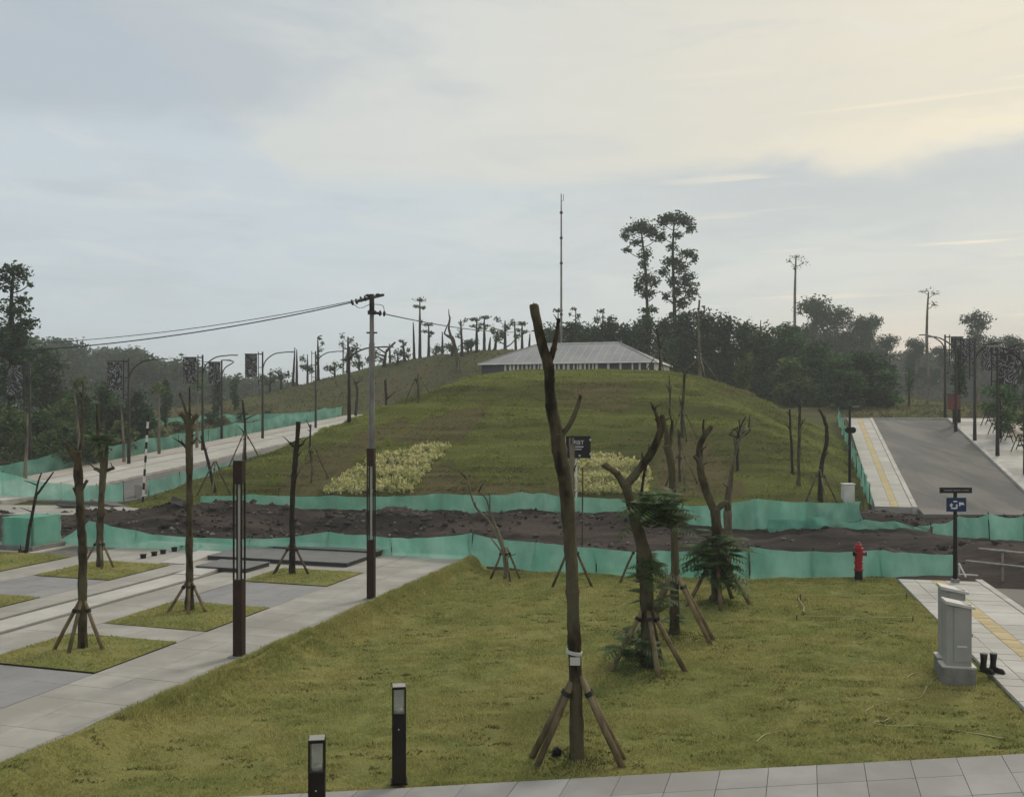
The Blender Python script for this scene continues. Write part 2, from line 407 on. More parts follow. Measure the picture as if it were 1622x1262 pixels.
def mound_h(x, y):
    x = np.asarray(x, float); y = np.asarray(y, float)
    z = smin(0.43 * (y - 41.2), np.full_like(x, 6.75), 1.6)
    z = smin(z, base_h(XA(y), y) + 0.52 * (x - XA(y) - 0.6), 1.6)
    z = smin(z, base_h(XR(y), y) + 0.47 * (XR(y) - 0.4 - x), 1.6)
    z = smin(z, 6.75 - 0.42 * (x - 12.3 + 0.25 * (y - 66)), 1.6)
    z = smin(z, 3.0 + 0.5 * (88 - y), 1.6)
    f = sm(z, 0.1, 1.2) * (1 - sm(z, 6.0, 6.6))
    ph = z * 1.75 + 0.9 * fbm(x * 0.5, y, 0.22, 2, 15); st = ph - np.floor(ph)
    z = z + f * 0.25 * (sm(st, 0.0, 0.34) - st) * sm(fbm(x, y * 1.5, 0.28, 2, 16), -0.35, 0.35)
    return z + f * (0.13 * fbm(x, y * 2.2, 0.45, 3, 5) + 0.05 * fbm(x * 0.6, y * 3, 1.3, 2, 8))

FEN = [(-40, 31.0), (-14.7, 30.4), (-9.9, 29.1), (-5.5, 28.7), (-1.14, 27.3), (1.49, 25.6), (6.1, 24.75), (11.7, 25.3), (40, 25.3)]
def yfence(x): return np.interp(x, [p[0] for p in FEN], [p[1] for p in FEN])
def soil_h(x, y):
    x = np.asarray(x, float); y = np.asarray(y, float)
    d = y - yfence(x)
    z = -0.30 + 0.28 * sm(d, -0.6, 0.8)
    lump = fbm(x, y, 0.55, 4, 1); ridge = fbm(x, y, 0.22, 2, 2)
    z = z + sm(d, 0.4, 2.0) * (1 - sm(y, 39.6, 42.0)) * (0.26 * lump + 0.10 * fbm(x, y, 2.1, 3, 14) + 0.16 * ridge + 0.30 * np.exp(-((y - 38.0) / 1.1) ** 2) * (0.6 + 0.8 * fbm(x, y, 0.7, 3, 9)))
    z = z - 0.25 * sm(d, 1.0, 3.0) * (1 - sm(y, 35.0, 38.0)) * sm(x, -14, -8)
    z = z + 0.55 * np.exp(-((x + 12.0) / 3.0) ** 2 - ((y - 37.0) / 2.2) ** 2) * (0.7 + 0.6 * lump)
    z = z + 0.22 * sm(x, 7, 13) * np.exp(-((y - 29.5) / 1.5) ** 2) * (0.7 + 0.9 * lump)
    z = z - (0.12 + 0.35 * np.maximum(z, 0)) * sm(x, 14.5, 16.5) * sm(y, 34.8, 36.6)
    return z - 0.45 * sm(y, 41.5, 43.5)
FL, FR, BR, BL = (-6.67, 10.45), (7.23, 12.38), (10.12, 25.0), (-1.1, 27.25)
BASES = ((2.27, 15.95), (3.16, 18.45), (4.70, 21.75))        # earthed-up feet of three lawn trees
def lawn_z(x, y):
    x = np.asarray(x, float); y = np.asarray(y, float)
    v = x * BX[0] + y * BX[1]; d = v + 9.28
    z = -0.21 + 0.24 * (1 - sm(d + 0.16 * fbm(x, y, 1.3, 3, 4), 0.10, 0.62))
    z = z + 0.07 * np.exp(-((d - 0.28) / 0.25) ** 2) + 0.095 * sm(d, 1.0, 4.0)
    for bx_, by_ in BASES: z = z + 0.10 * np.exp(-((x - bx_) ** 2 + (y - by_) ** 2) / 0.16)
    z = z + 0.045 * fbm(x, y, 0.35, 2, 6) * sm(d, 0.5, 2) + 0.036 * fbm(x, y * 1.6, 2.2, 3, 7)
    return z
def ground_z(x, y):
    v = x * BX[0] + y * BX[1]; u = x * AX[0] + y * AX[1]
    if y < 41:
        if y < yfence(x) + 0.1:
            if v > -9.28 and y < 27.3 - (x + 1.1) * 0.2: return float(lawn_z(x, y))
            return 0.0
        return float(soil_h(x, y))
    return float(max(mound_h(x, y) if XA(y) < x < XR(y) and y < 92 else -9, land_h(x, y)))
def P(px, py, Y): return Vector(((px - CX) / F * Y, Y, CH - (py - HY) / F * Y))
def T(px, py):
    """where the sight line through a photo pixel first meets the ground"""
    k = (px - CX) / F; s = (py - HY) / F; Y = 8.0
    while Y < 420:
        if ground_z(k * Y, Y) >= CH - s * Y:
            lo, hi = Y - 0.25, Y
            for _ in range(12):
                mid = (lo + hi) / 2
                if ground_z(k * mid, mid) >= CH - s * mid: hi = mid
                else: lo = mid
            return Vector((k * hi, hi, ground_z(k * hi, hi)))
        Y += 0.25 if Y < 130 else 1.0
    Y = 420.0
    return Vector((k * Y, Y, ground_z(k * Y, Y)))
def AT(px, Y):
    x = (px - CX) / F * Y; return Vector((x, Y, ground_z(x, Y)))

def grid_obj(name, xs, ys, fn, mat, keep=None, smooth=True):
    X, Y = np.meshgrid(xs, ys); Z = fn(X, Y)
    v = np.stack([X.ravel(), Y.ravel(), Z.ravel()], 1); nx = len(xs); ny = len(ys)
    i, j = np.meshgrid(np.arange(nx - 1), np.arange(ny - 1)); a = (j * nx + i).ravel()
    f = np.stack([a, a + 1, a + 1 + nx, a + nx], 1)
    if keep is not None:
        c = v[f].mean(1); f = f[keep(c[:, 0], c[:, 1])]
    return link(name, np_mesh(name, v, f, smooth), mat)

# ------------------------------------------------------------------ setting: ground, mound, soil, lawn
xs = np.concatenate([-np.geomspace(1600, 62, 26), np.arange(-60, 71, 1.2), np.geomspace(72, 1600, 26)])
ys = np.concatenate([np.array([-80, -20, 2, 20, 36, 41]), np.arange(42.4, 150, 1.2), np.geomspace(152, 2200, 34)])
def sheet(x, y): return land_h(x, y) - 0.65 * (1 - sm(y, 42.4, 44.0))
tag(grid_obj('ground', xs, ys, sheet, 'scrub'), kind='structure')
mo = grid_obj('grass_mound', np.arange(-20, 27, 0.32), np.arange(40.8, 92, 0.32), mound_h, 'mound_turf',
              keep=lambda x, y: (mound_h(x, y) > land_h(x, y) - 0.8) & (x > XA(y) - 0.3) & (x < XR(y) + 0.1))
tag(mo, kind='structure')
def poly_mask(x, y, outline, soft=0.7):
    """1 inside the outline (photo pixels on the mound), falling off outside"""
    pts = [T(*q) for q in outline]; X = np.array([p.x for p in pts]); Yv = np.array([p.y for p in pts]); ins = np.zeros(len(x), bool); dist = np.full(len(x), 99.0); j = len(pts) - 1
    for i in range(len(pts)):
        ins ^= ((Yv[i] > y) != (Yv[j] > y)) & (x < (X[j] - X[i]) * (y - Yv[i]) / (Yv[j] - Yv[i] + 1e-9) + X[i])
        ex, ey = X[j] - X[i], Yv[j] - Yv[i]; t = np.clip(((x - X[i]) * ex + (y - Yv[i]) * ey) / (ex * ex + ey * ey + 1e-9), 0, 1)
        dist = np.minimum(dist, np.hypot(x - X[i] - t * ex, y - Yv[i] - t * ey)); j = i
    return np.clip(0.5 + np.where(ins, dist, -dist) / (2 * soft), 0, 1)
BARE = [[(610, 700), (640, 682), (700, 655), (776, 640), (770, 660), (735, 690), (722, 702), (690, 702)], [(640, 788), (700, 728), (720, 728), (712, 745), (760, 762), (890, 770), (890, 788)],
        [(1030, 788), (1036, 730), (1050, 690), (1110, 690), (1160, 740), (1190, 788)], [(430, 780), (470, 735), (560, 688), (640, 655), (660, 668), (560, 735), (500, 785)], [(880, 640), (880, 600), (1000, 600), (1020, 650), (960, 660)]]
def bare_at(x, y):
    m = np.zeros(len(x))
    for i, o in enumerate(BARE): m = np.maximum(m, poly_mask(x, y, o) * (1, .95, .8, .85, .6)[i])
    return m
mc = np.empty(len(mo.data.vertices) * 3, np.float32); mo.data.vertices.foreach_get('co', mc); mc = mc.reshape(-1, 3)
mo.data.attributes.new('bare', 'FLOAT', 'POINT').data.foreach_set('value', bare_at(mc[:, 0], mc[:, 1]).astype(np.float32))
tag(grid_obj('soil', np.concatenate([np.arange(-46, -22, 0.5), np.arange(-22, 24, 0.16), np.arange(24, 46, 0.5)]),
             np.concatenate([np.arange(3, 24, 1.0), np.arange(24, 47, 0.16)]),
             lambda x, y: soil_h(x, y), 'soil', keep=lambda x, y: (y < 44) | ((x < -12) & (x < XA(y) - 0.2))), kind='structure')

def lawn_pt(s, t):
    s = np.asarray(s); t = np.asarray(t)
    x = (FL[0] * (1 - s) + FR[0] * s) * (1 - t) + (BL[0] * (1 - s) + BR[0] * s) * t
    y = (FL[1] * (1 - s) + FR[1] * s) * (1 - t) + (BL[1] * (1 - s) + BR[1] * s) * t
    return x, y
SS, TT = np.meshgrid(np.linspace(0, 1, 150), np.linspace(0, 1, 170))
lx, ly = lawn_pt(SS, TT); lz = lawn_z(lx, ly)
nx_ = 150; i, j = np.meshgrid(np.arange(149), np.arange(169)); a = (j * nx_ + i).ravel()
lo_ = link('lawn', np_mesh('lawn', np.stack([lx.ravel(), ly.ravel(), lz.ravel()], 1), np.stack([a, a + 1, a + 1 + nx_, a + nx_], 1), True), 'lawn')
tag(lo_, kind='structure')

def blade_mesh(name, x, y, z, h, wd, lean=0.6):
    """one bent triangle per blade, roots at x,y,z"""
    n = len(x); th = rng.uniform(0, 2 * np.pi, n); ph = rng.uniform(0, 2 * np.pi, n); l = lean * rng.uniform(0.2, 1, n) * h
    r = np.stack([x, y, z], 1); d = np.stack([np.cos(th), np.sin(th), np.zeros(n)], 1) * (wd / 2)[:, None]
    tip = r + np.stack([np.cos(ph) * l, np.sin(ph) * l, h], 1)
    v = np.stack([r - d, r + d, tip], 1).reshape(-1, 3)
    return np_mesh(name, v, np.arange(3 * n).reshape(-1, 3))
N = 330000
s = rng.uniform(0.0, 1.0, N); t = rng.uniform(0, 1, N) ** 1.35
x, y = lawn_pt(s, t); cl = fbm(x, y * 1.4, 2.6, 3, 21); k = rng.uniform(-0.5, 0.35, N) < cl + 0.22
x, y = x[k], y[k]; cl = cl[k]; n = len(x)
h = (0.026 + 0.03 * np.clip(cl + 0.4, 0, 1.2)) * rng.uniform(0.6, 1.3, n); wd = rng.uniform(0.010, 0.022, n) * (y / 14)
go = link('lawn_grass', blade_mesh('lawn_grass', x, y, lawn_z(x, y) - 0.004, h, wd, 1.1), 'blade')
tag(go, 'short yellowish green grass covering the foreground lawn', 'grass', kind='stuff')
# dark coloured tufts paint the shade flecks in the lawn; dark grass round tree feet
n = 1500; s = rng.uniform(0.01, 0.99, n); t = rng.uniform(0.005, 0.99, n) ** 1.3; cx_, cy_ = lawn_pt(s, t); k = fbm(cx_, cy_ * 1.3, 0.8, 2, 61) + rng.uniform(-.5, .5, n) > 0.0
cx_, cy_ = cx_[k], cy_[k]; n = len(cx_); m = 20; sx_w = rng.uniform(0.04, 0.14, n)
x = (cx_[:, None] + rng.normal(0, 1, (n, m)) * sx_w[:, None]).ravel(); y = (cy_[:, None] + rng.normal(0, 1, (n, m)) * 0.028).ravel()
for bx_, by_ in BASES + ((0.83, 12.05),): x = np.concatenate([x, rng.normal(bx_, 0.26, 900)]); y = np.concatenate([y, rng.normal(by_, 0.26, 900)])
n = len(x)
k = (x * BX[0] + y * BX[1] > -9.25) & (y > FL[1] + 0.05 + (x - FL[0]) * (FR[1] - FL[1]) / (FR[0] - FL[0])) & (x < 7.55 + (y - 14.1) * 0.2292); x, y = x[k], y[k]; n = len(x)
tag(link('lawn_shade_tufts', blade_mesh('lawn_shade_tufts', x, y, lawn_z(x, y) - 0.004, rng.uniform(0.02, 0.045, n), rng.uniform(0.02, 0.045, n), 1.6), 'tuft_shade_dark'),
    'dark blades standing in for shade flecks on the foreground lawn, and dark grass at tree feet', 'grass', kind='stuff')
# taller fringe along the raised bank beside the path
n = 26000; u = rng.uniform(11, 26.2, n); d = np.abs(rng.normal(0.02, 0.22, n)); x, y = uvw(u, -9.27 + d)
k = fbm(u, d * 6, 1.6, 2, 2) > -0.35; x, y = x[k], y[k]; n = len(x)
tag(link('bank_grass', blade_mesh('bank_grass', x, y, lawn_z(x, y) - 0.005, rng.uniform(0.04, 0.10, n), rng.uniform(0.012, 0.024, n), 1.0), 'blade'),
    'tufty grass overhanging the sloping bank beside the pale path', 'grass', kind='stuff')
# rough turf on the mound
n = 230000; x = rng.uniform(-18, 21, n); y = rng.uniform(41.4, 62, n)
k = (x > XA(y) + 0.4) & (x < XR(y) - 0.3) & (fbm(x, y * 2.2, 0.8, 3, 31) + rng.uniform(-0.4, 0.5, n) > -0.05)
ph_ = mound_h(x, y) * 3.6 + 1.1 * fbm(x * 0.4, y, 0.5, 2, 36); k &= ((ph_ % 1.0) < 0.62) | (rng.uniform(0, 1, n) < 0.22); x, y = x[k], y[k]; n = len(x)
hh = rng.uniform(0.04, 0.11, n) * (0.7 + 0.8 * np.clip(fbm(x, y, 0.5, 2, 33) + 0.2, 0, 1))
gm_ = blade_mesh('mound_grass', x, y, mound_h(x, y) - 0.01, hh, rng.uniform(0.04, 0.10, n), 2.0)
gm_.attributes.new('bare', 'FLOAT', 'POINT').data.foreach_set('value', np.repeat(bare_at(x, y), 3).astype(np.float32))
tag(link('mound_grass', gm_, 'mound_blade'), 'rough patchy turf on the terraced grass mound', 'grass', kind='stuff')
# scrub on the hill and the verges behind
n = 60000; x = rng.uniform(-60, 62, n); y = rng.uniform(66, 128, n)
k = ~((x > XA(y) - 12.5) & (x < XA(y) + 0.5) & (y < 92)) & ~((x > XR(y) - 2) & (x < XR(y) + 16) & (y < 70)) & ~((x > XA(y)) & (x < XR(y)) & (y < 88))
k &= fbm(x, y, 0.3, 3, 41) + rng.uniform(-0.5, 0.5, n) > -0.1; x, y = x[k], y[k]; n = len(x)
tag(link('hill_scrub', blade_mesh('hill_scrub', x, y, land_h(x, y) - 0.02, rng.uniform(0.08, 0.28, n), rng.uniform(0.1, 0.3, n), 1.4), 'scrub_blade'),
    'dull green scrub and grass on the hill behind the mound', 'scrub', kind='stuff')

# ------------------------------------------------------------------ left plaza, square to the site axis
def uvbox(mb, u0, u1, v0, v1, z0, z1):
    return mb.prism([uvw(u0, v0), uvw(u0, v1), uvw(u1, v1), uvw(u1, v0)], z0, z1)
def struct(name, mb, mat, parent=None, bevel=0.0):
    o = mb.build(name, mat, parent, bevel=bevel)
    if parent is None: tag(o, kind='structure')
    return o
plaza = struct('plaza_pavement', uvbox(MB(), 2, 26.6, -26, -9.3, -0.4, -0.022), 'groove')
def pave(name, u0, u1, v0, v1, du, dv, mat, parent, z=0.0, gap=0.007, half=False):
    """lay slabs du x dv (shared mesh) over a rectangle"""
    nu = max(1, round((u1 - u0) / du)); nv = max(1, round((v1 - v0) / dv)); du = (u1 - u0) / nu; dv = (v1 - v0) / nv
    me = MB().box((0, 0, -0.03), (dv - gap, du - gap, 0.06)).mesh(name)
    for a in range(nu):
        for b in range(nv):
            p = uvw(u0 + (a + .5) * du, v0 + (b + .5) * dv)
            o = link(name, me, mat, parent, (p[0], p[1], z + random.uniform(-0.0015, 0.0015)), AXANG)
pave('paving_slab', 8.0, 26.4, -11.22, -9.56, 0.62, 0.83, 'concrete', plaza)                      # the main path
for a in range(31):
    u0 = 8.0 + a * 0.594; uvbox(MB(), u0, u0 + 0.586, -9.55, -9.31, -0.07, 0.004).build('edging_stone', 'slab_grey', plaza)
pave('paving_slab', 5.0, 26.4, -14.88, -13.70, 1.24, 1.13, 'concrete', plaza)              # between planters and the drains
pave('paving_slab', 15.08, 16.0, -13.68, -11.24, 0.92, 1.22, 'concrete', plaza)
pave('paving_slab', 5.0, 26.4, -15.85, -15.06, 1.24, 0.79, 'concrete_white', plaza, z=0.01)
pave('paving_slab', 5.0, 26.4, -16.9, -16.05, 1.24, 0.9, 'concrete', plaza)
pave('paving_slab', 5.0, 26.4, -20.6, -19.35, 1.24, 1.25, 'concrete', plaza)
pave('paving_slab', 22.95, 26.4, -13.66, -11.24, 1.15, 1.2, 'concrete', plaza)
pave('paving_slab', 22.45, 26.4, -19.33, -16.95, 1.3, 1.19, 'concrete', plaza)
for (a, b, c, d) in ((5.0, 12.9, -13.66, -11.24), (18.33, 20.88, -13.66, -11.24), (17.75, 19.98, -19.33, -16.93), (9, 14.6, -19.33, -16.93)):
    pave('dark_slab', a, b, c, d, 0.62, 0.62, 'paving_dark', plaza, z=-0.004, gap=0.004)
# drain strips
for v in (-15.95, -14.98):
    struct('drain_channel', uvbox(MB(), 5, 22.2, v - 0.075, v + 0.075, -0.05, -0.016), 'groove')
def planter(u0, u1, v0, v1):
    b = uvbox(MB(), u0, u1, v0, v1, -0.06, 0.0)
    xs_ = np.linspace(0, 1, 28); gu, gv = np.meshgrid(u0 + (u1 - u0) * xs_, v0 + (v1 - v0) * xs_)
    x = gu * AX[0] + gv * BX[0]; y = gu * AX[1] + gv * BX[1]
    e = np.minimum(np.minimum(gu - u0, u1 - gu), np.minimum(gv - v0, v1 - gv))
    z = 0.012 + 0.05 * sm(e, 0, 0.5) + 0.03 * fbm(x, y, 2.2, 3, 12) * sm(e, 0, 0.3)
    i, j = np.meshgrid(np.arange(27), np.arange(27)); a = (j * 28 + i).ravel()
    o = link('grass_bed', np_mesh('grass_bed', np.stack([x.ravel(), y.ravel(), z.ravel()], 1), np.stack([a, a + 28, a + 29, a + 1], 1), True), 'lawn')
    tag(o, kind='structure')
    n = int(4500 * (u1 - u0) * (v1 - v0) / 5); uu = rng.uniform(u0 + .02, u1 - .02, n); vv = rng.uniform(v0 + .02, v1 - .02, n)
    px = uu * AX[0] + vv * BX[0]; py = uu * AX[1] + vv * BX[1]
    k = fbm(px, py, 2.5, 2, 9) + rng.uniform(-.5, .5, n) > -0.1; px, py, uu, vv = px[k], py[k], uu[k], vv[k]; n = len(px)
    ee = np.minimum(np.minimum(uu - u0, u1 - uu), np.minimum(vv - v0, v1 - vv))
    zz = 0.012 + 0.05 * sm(ee, 0, 0.5) + 0.03 * fbm(px, py, 2.2, 3, 12) * sm(ee, 0, 0.3)
    g = link('grass', blade_mesh('bed_grass', px, py, zz - 0.004, rng.uniform(0.02, 0.06, n), rng.uniform(0.018, 0.034, n), 1.0), 'blade', o)
    g['kind'] = 'stuff'
for q in ((12.95, 15.1, -13.66, -11.24), (15.98, 18.3, -13.66, -11.24), (20.9, 22.92, -13.66, -11.24), (20.0, 22.42, -19.33, -16.93), (14.65, 17.72, -19.33, -16.93), (16, 22.9, -26, -20.65)):
    planter(*q)
# low black stone steps at the far end
st1 = empty('stone_steps', (*uvw(24.3, -14.2), 0)); tag(st1, 'low black stone steps with grey treads before the green net', 'steps')
inv = Vector((*uvw(24.3, -14.2), 0))
def part_uv(name, mat, par, *b, bevel=0.0):
    mb = uvbox(MB(), *b); mb.v = [q - Vector(par.location) for q in mb.v]; return mb.build(name, mat, par, bevel=bevel)
part_uv('riser', 'black_stone', st1, 23.55, 26.3, -16.5, -12.05, -0.1, 0.105)
part_uv('tread', 'stone_top', st1, 23.52, 25.35, -16.52, -12.03, 0.107, 0.125, bevel=0.004)
part_uv('riser', 'black_stone', st1, 25.4, 26.35, -16.7, -12.03, 0.05, 0.155)
part_uv('tread', 'stone_top', st1, 25.38, 26.37, -16.72, -12.0, 0.157, 0.17, bevel=0.004)
st2 = empty('stone_steps', (*uvw(22.4, -14.8), 0)); tag(st2, 'small black stone step block behind the tree with knobbed top', 'steps')
part_uv('riser', 'black_stone', st2, 21.95, 23.1, -15.75, -14.2, -0.05, 0.10)
part_uv('tread', 'stone_top', st2, 21.93, 23.12, -15.77, -14.18, 0.102, 0.12, bevel=0.004)
for q, l in (((21.2, 22.6, -15.85, -15.06), 'white sloping kerb block ending at the small black step'), ((22.6, 24.4, -17.4, -16.6), 'white sloping kerb block left of the long black steps')):
    mb = MB().prism([uvw(q[0], q[2]), uvw(q[0], q[3]), uvw(q[1], q[3]), uvw(q[1], q[2])], -0.02, [0.03, 0.03, 0.11, 0.11])
    tag(mb.build('kerb_block', 'concrete_white', bevel=0.006), l, 'kerb block')
for n_, u in enumerate((23.19, 23.68, 24.08, 24.61, 25.02)):
    p = uvw(u, -18.43)
    o = MB().box((0, 0, 0.05), (0.12, 0.12, 0.1)).box((0, 0, 0.115), (0.15, 0.15, 0.03)).build('ground_light', 'paint_black', None, bevel=0.01, loc=(p[0], p[1], 0), rz=AXANG)
    tag(o, ['nearest', 'second nearest', 'middle', 'second farthest', 'farthest'][n_] + ' small black block in the row on the plaza paving', 'ground light', 'small black blocks in a row')

# ------------------------------------------------------------------ front paving along the bottom edge
E1 = Vector((math.cos(math.radians(7.9)), math.sin(math.radians(7.9)), 0)); E2 = Vector((-AX[0], -AX[1], 0))
O0 = Vector((FL[0] - 2.0 * E1.x, FL[1] - 2.0 * E1.y, 0))
fp = struct('front_pavement', MB().prism([(O0 + E2 * 6)[:2], (O0 + E2 * 6 + E1 * 24)[:2], (O0 + E1 * 24)[:2], O0[:2]], -0.5, -0.125), 'groove')
sk = MB(); a_, b_ = 0.63, 0.62
for z in (-0.06, 0):
    for q in ((0.004, 0.004), (a_ - 0.004, 0.004), (a_ - 0.004, b_ - 0.004), (0.004, b_ - 0.004)): sk.v.append(E1 * q[0] + E2 * q[1] + Vector((0, 0, z)))
sk.f = [[0, 1, 2, 3], [4, 7, 6, 5], [0, 4, 5, 1], [1, 5, 6, 2], [2, 6, 7, 3], [3, 7, 4, 0]]
skm = sk.mesh('paving_slab')
for a in range(30):
    for b in range(5):
        p = O0 + E1 * a_ * (a + (0.5 if False else 0)) + E2 * (b_ * b + 0.02)
        link('paving_slab', skm, 'slab_grey', fp, (p.x, p.y, -0.085 + random.uniform(-.002, .002)))

# ------------------------------------------------------------------ right-hand pavement beside the lawn
PA = math.radians(12.92); pa = Vector((math.sin(PA), math.cos(PA), 0)); pb = Vector((math.cos(PA), -math.sin(PA), 0))
p0 = Vector((7.62, 14.1, 0))
def pvb(mb, s0, s1, r0, r1, z0, z1):
    q = [p0 + pa * s + pb * r for s, r in ((s0, r0), (s0, r1), (s1, r1), (s1, r0))]
    return mb.prism([c[:2] for c in q], z0, z1)
rp = struct('right_pavement', pvb(MB(), -4, 11.2, 0.0, 2.05, -0.4, -0.115), 'groove')
widths = ((0.0, 0.40), (0.40, 0.80), (0.80, 1.12), (1.12, 1.92))
for c, (r0, r1) in enumerate(widths):
    du = 0.32 if c == 2 else 0.42
    me = MB().box((0, 0, -0.03), (r1 - r0 - 0.012, du - 0.018, 0.06)).mesh('paving_slab')
    for a in range(int(15 / du)):
        q = p0 + pa * (-3.9 + du * (a + .5)) + pb * ((r0 + r1) / 2)
        link('tactile_tile' if c == 2 else 'paving_slab', me, 'tactile' if c == 2 else 'concrete_white', rp, (q.x, q.y, -0.06 + random.uniform(-.004, .004)), -PA)
for a in range(16):
    pvb(MB(), -3.9 + a * 0.94, -3.9 + a * 0.94 + 0.93, 1.93, 2.10, -0.4, -0.045).build('kerb_stone', 'kerb', rp, bevel=0.01)
struct('side_road', pvb(MB(), -6, 10.6, 2.1, 12, -0.5, -0.17), 'asphalt')

# ------------------------------------------------------------------ left road (uphill) and its wide pavement
def strip(name, mat, v0, v1, u0, u1, dz, thick, parent=None, zf=None, n=None):
    """sloping strip that follows the land along the site axis"""
    zf = zf or (lambda x, y: base_h(x, y)); n = n or max(2, int((u1 - u0) / 1.5)); mb = MB()
    uu = np.linspace(u0, u1, n + 1); rows = []
    for u in uu:
        row = []
        for v in (v0, v1):
            x, y = uvw(u, v); z = float(zf(x, y)) + dz; row += [Vector((x, y, z)), Vector((x, y, z - thick))]
        rows.append(row)
    for r in rows: mb.v += r
    for i in range(n):
        a = i * 4; b = a + 4
        mb.f += [[a, a + 2, b + 2, b], [a + 1, b + 1, b + 3, a + 3], [a, b, b + 1, a + 1], [a + 2, a + 3, b + 3, b + 2]]
    mb.f += [[0, 1, 3, 2], [n * 4, n * 4 + 2, n * 4 + 3, n * 4 + 1]]
    o = mb.build(name, mat, parent)
    if parent is None: tag(o, kind='structure')
    return o
vA = -17.7 * BX[0] + 44.6 * BX[1]; uA = -17.7 * AX[0] + 44.6 * AX[1]
zl = lambda x, y: 3.7 * np.clip((x * AX[0] + y * AX[1] - 37.4) * 0.08 / 3.7, 0, 1)
strip('left_road', 'asphalt', vA - 4.9, vA - 0.15, uA - 1.5, uA + 50, 0.03, 0.5, zf=zl)
strip('road_kerb', 'kerb', vA - 0.15, vA + 0.05, uA + 0.5, uA + 50, 0.16, 0.5, zf=zl)
lp = strip('left_pavement', 'concrete', vA - 11.6, vA - 5.1, uA - 3, uA + 50, 0.12, 0.5, zf=zl)
strip('road_kerb', 'kerb', vA - 5.1, vA - 4.9, uA - 3, uA + 50, 0.16, 0.5, zf=zl)
for (v0, v1, m_) in ((-11.5, -9.6, 'paving_tan'), (-9.2, -7.6, 'concrete_white'), (-7.3, -5.15, 'concrete_white')):
    for a in range(24):
        strip('paving_band', m_, vA + v0, vA + v1, uA - 3 + a * 2.1, uA - 3 + a * 2.1 + 2.06, 0.14, 0.06, lp, zf=zl, n=1)

# ------------------------------------------------------------------ right road (uphill) and its pavements
vR = 15.7 * BX[0] + 41.0 * BX[1]; uR = 15.7 * AX[0] + 41.0 * AX[1]
zr = lambda x, y: 3.5 * np.clip((x * AX[0] + y * AX[1] - 43.8) * 0.124 / 3.5, 0, 1)
uE = uR + 28.4
rpv = strip('upper_pavement', 'concrete', vR, vR + 1.52, uR, uE, 0.10, 0.6, zf=zr)
for a in range(56):
    u0 = uR + a * 0.5
    if u0 + 0.5 > uE: break
    for (v0, v1, m_, nm) in ((0.02, 0.66, 'concrete_white', 'paving_slab'), (0.67, 0.97, 'tactile', 'tactile_tile'), (0.98, 1.5, 'concrete_white', 'paving_slab')):
        strip(nm, m_, vR + v0, vR + v1, u0, u0 + 0.488, 0.125, 0.05, rpv, zf=zr, n=1)
strip('road_kerb', 'kerb', vR + 1.52, vR + 1.72, uR, uE, 0.15, 0.6, zf=zr)
strip('right_road', 'asphalt', vR + 1.72, vR + 6.62, uR - 0.6, uE, 0.02, 0.6, zf=zr)
strip('road_kerb', 'kerb', vR + 6.62, vR + 6.84, uR, uE, 0.15, 0.6, zf=zr)
wp = strip('wide_pavement', 'concrete', vR + 6.84, vR + 14.5, uR, uE, 0.11, 0.6, zf=zr)
for a in range(15):
    u0 = uR + a * 1.9
    for (v0, v1, m_, nm) in ((6.86, 9.3, 'concrete' if a % 3 == 1 else 'concrete_white', 'paving_band'), (9.35, 9.65, 'tactile', 'tactile_tile'), (9.7, 12.2, 'paving_tan', 'paving_band'), (12.25, 14.4, 'paving_tan', 'paving_band')):
        strip(nm, m_, vR + v0, vR + v1, u0, u0 + 1.87, 0.13, 0.05, wp, zf=zr, n=1)
strip('cross_kerb', 'kerb', vR - 0.3, vR + 15, uE + 0.02, uE + 0.5, 0.16, 0.6, zf=zr, n=2)
# torn end of the tarmac, broken slabs
tag(MB().prism([(16.6, 38.2), (28, 37.6), (28, 40.45), (17.4, 40.55)], -0.4, 0.09).build('tarmac_patch', 'asphalt'), kind='structure')
tag(MB().prism([(-24.5, 38.3), (-20.5, 37.6), (-15.0, 38.2), (-14.6, 39.4), (-17.6, 42.0), (-26.5, 42.6)], -0.5, [0.10, 0.16, 0.05, 0.10, 0.04, 0.04]).build('tarmac_patch', 'concrete'), kind='structure')

# ------------------------------------------------------------------ rubble and clods in the trench
def clods(name, x, y, z, r):
    n = len(x); base = np.array([(1, 0, 0), (-1, 0, 0), (0, 1, 0), (0, -1, 0), (0, 0, 1), (0, 0, -1)], float)
    fc = np.array([(0, 2, 4), (2, 1, 4), (1, 3, 4), (3, 0, 4), (2, 0, 5), (1, 2, 5), (3, 1, 5), (0, 3, 5)])
    v = base[None] * rng.uniform(0.5, 1.2, (n, 6, 1)) * r[:, None, None] * np.array([1.2, 1, 0.7]) + rng.normal(0, 0.15, (n, 6, 3)) * r[:, None, None]
    th = rng.uniform(0, 6.28, n); c_, s_ = np.cos(th), np.sin(th)
    vx = v[:, :, 0] * c_[:, None] - v[:, :, 1] * s_[:, None]; vy = v[:, :, 0] * s_[:, None] + v[:, :, 1] * c_[:, None]
    v = np.stack([vx + x[:, None], vy + y[:, None], v[:, :, 2] + z[:, None]], 2)
    f = (np.arange(n) * 6)[:, None, None] + fc[None]
    return np_mesh(name, v.reshape(-1, 3), f.reshape(-1, 3))
n = 15000; x = rng.uniform(-26, 26, n); y = rng.uniform(25.5, 42, n)
k = (y > yfence(x) + 0.5) & ((fbm(x, y, 0.5, 3, 51) + 0.9 * np.exp(-((y - 38) / 1.6) ** 2) + 0.8 * np.exp(-((x + 11) / 4) ** 2) + rng.uniform(-.6, .4, n)) > 0.35) & ~((x > 15.5) & (y > 38))
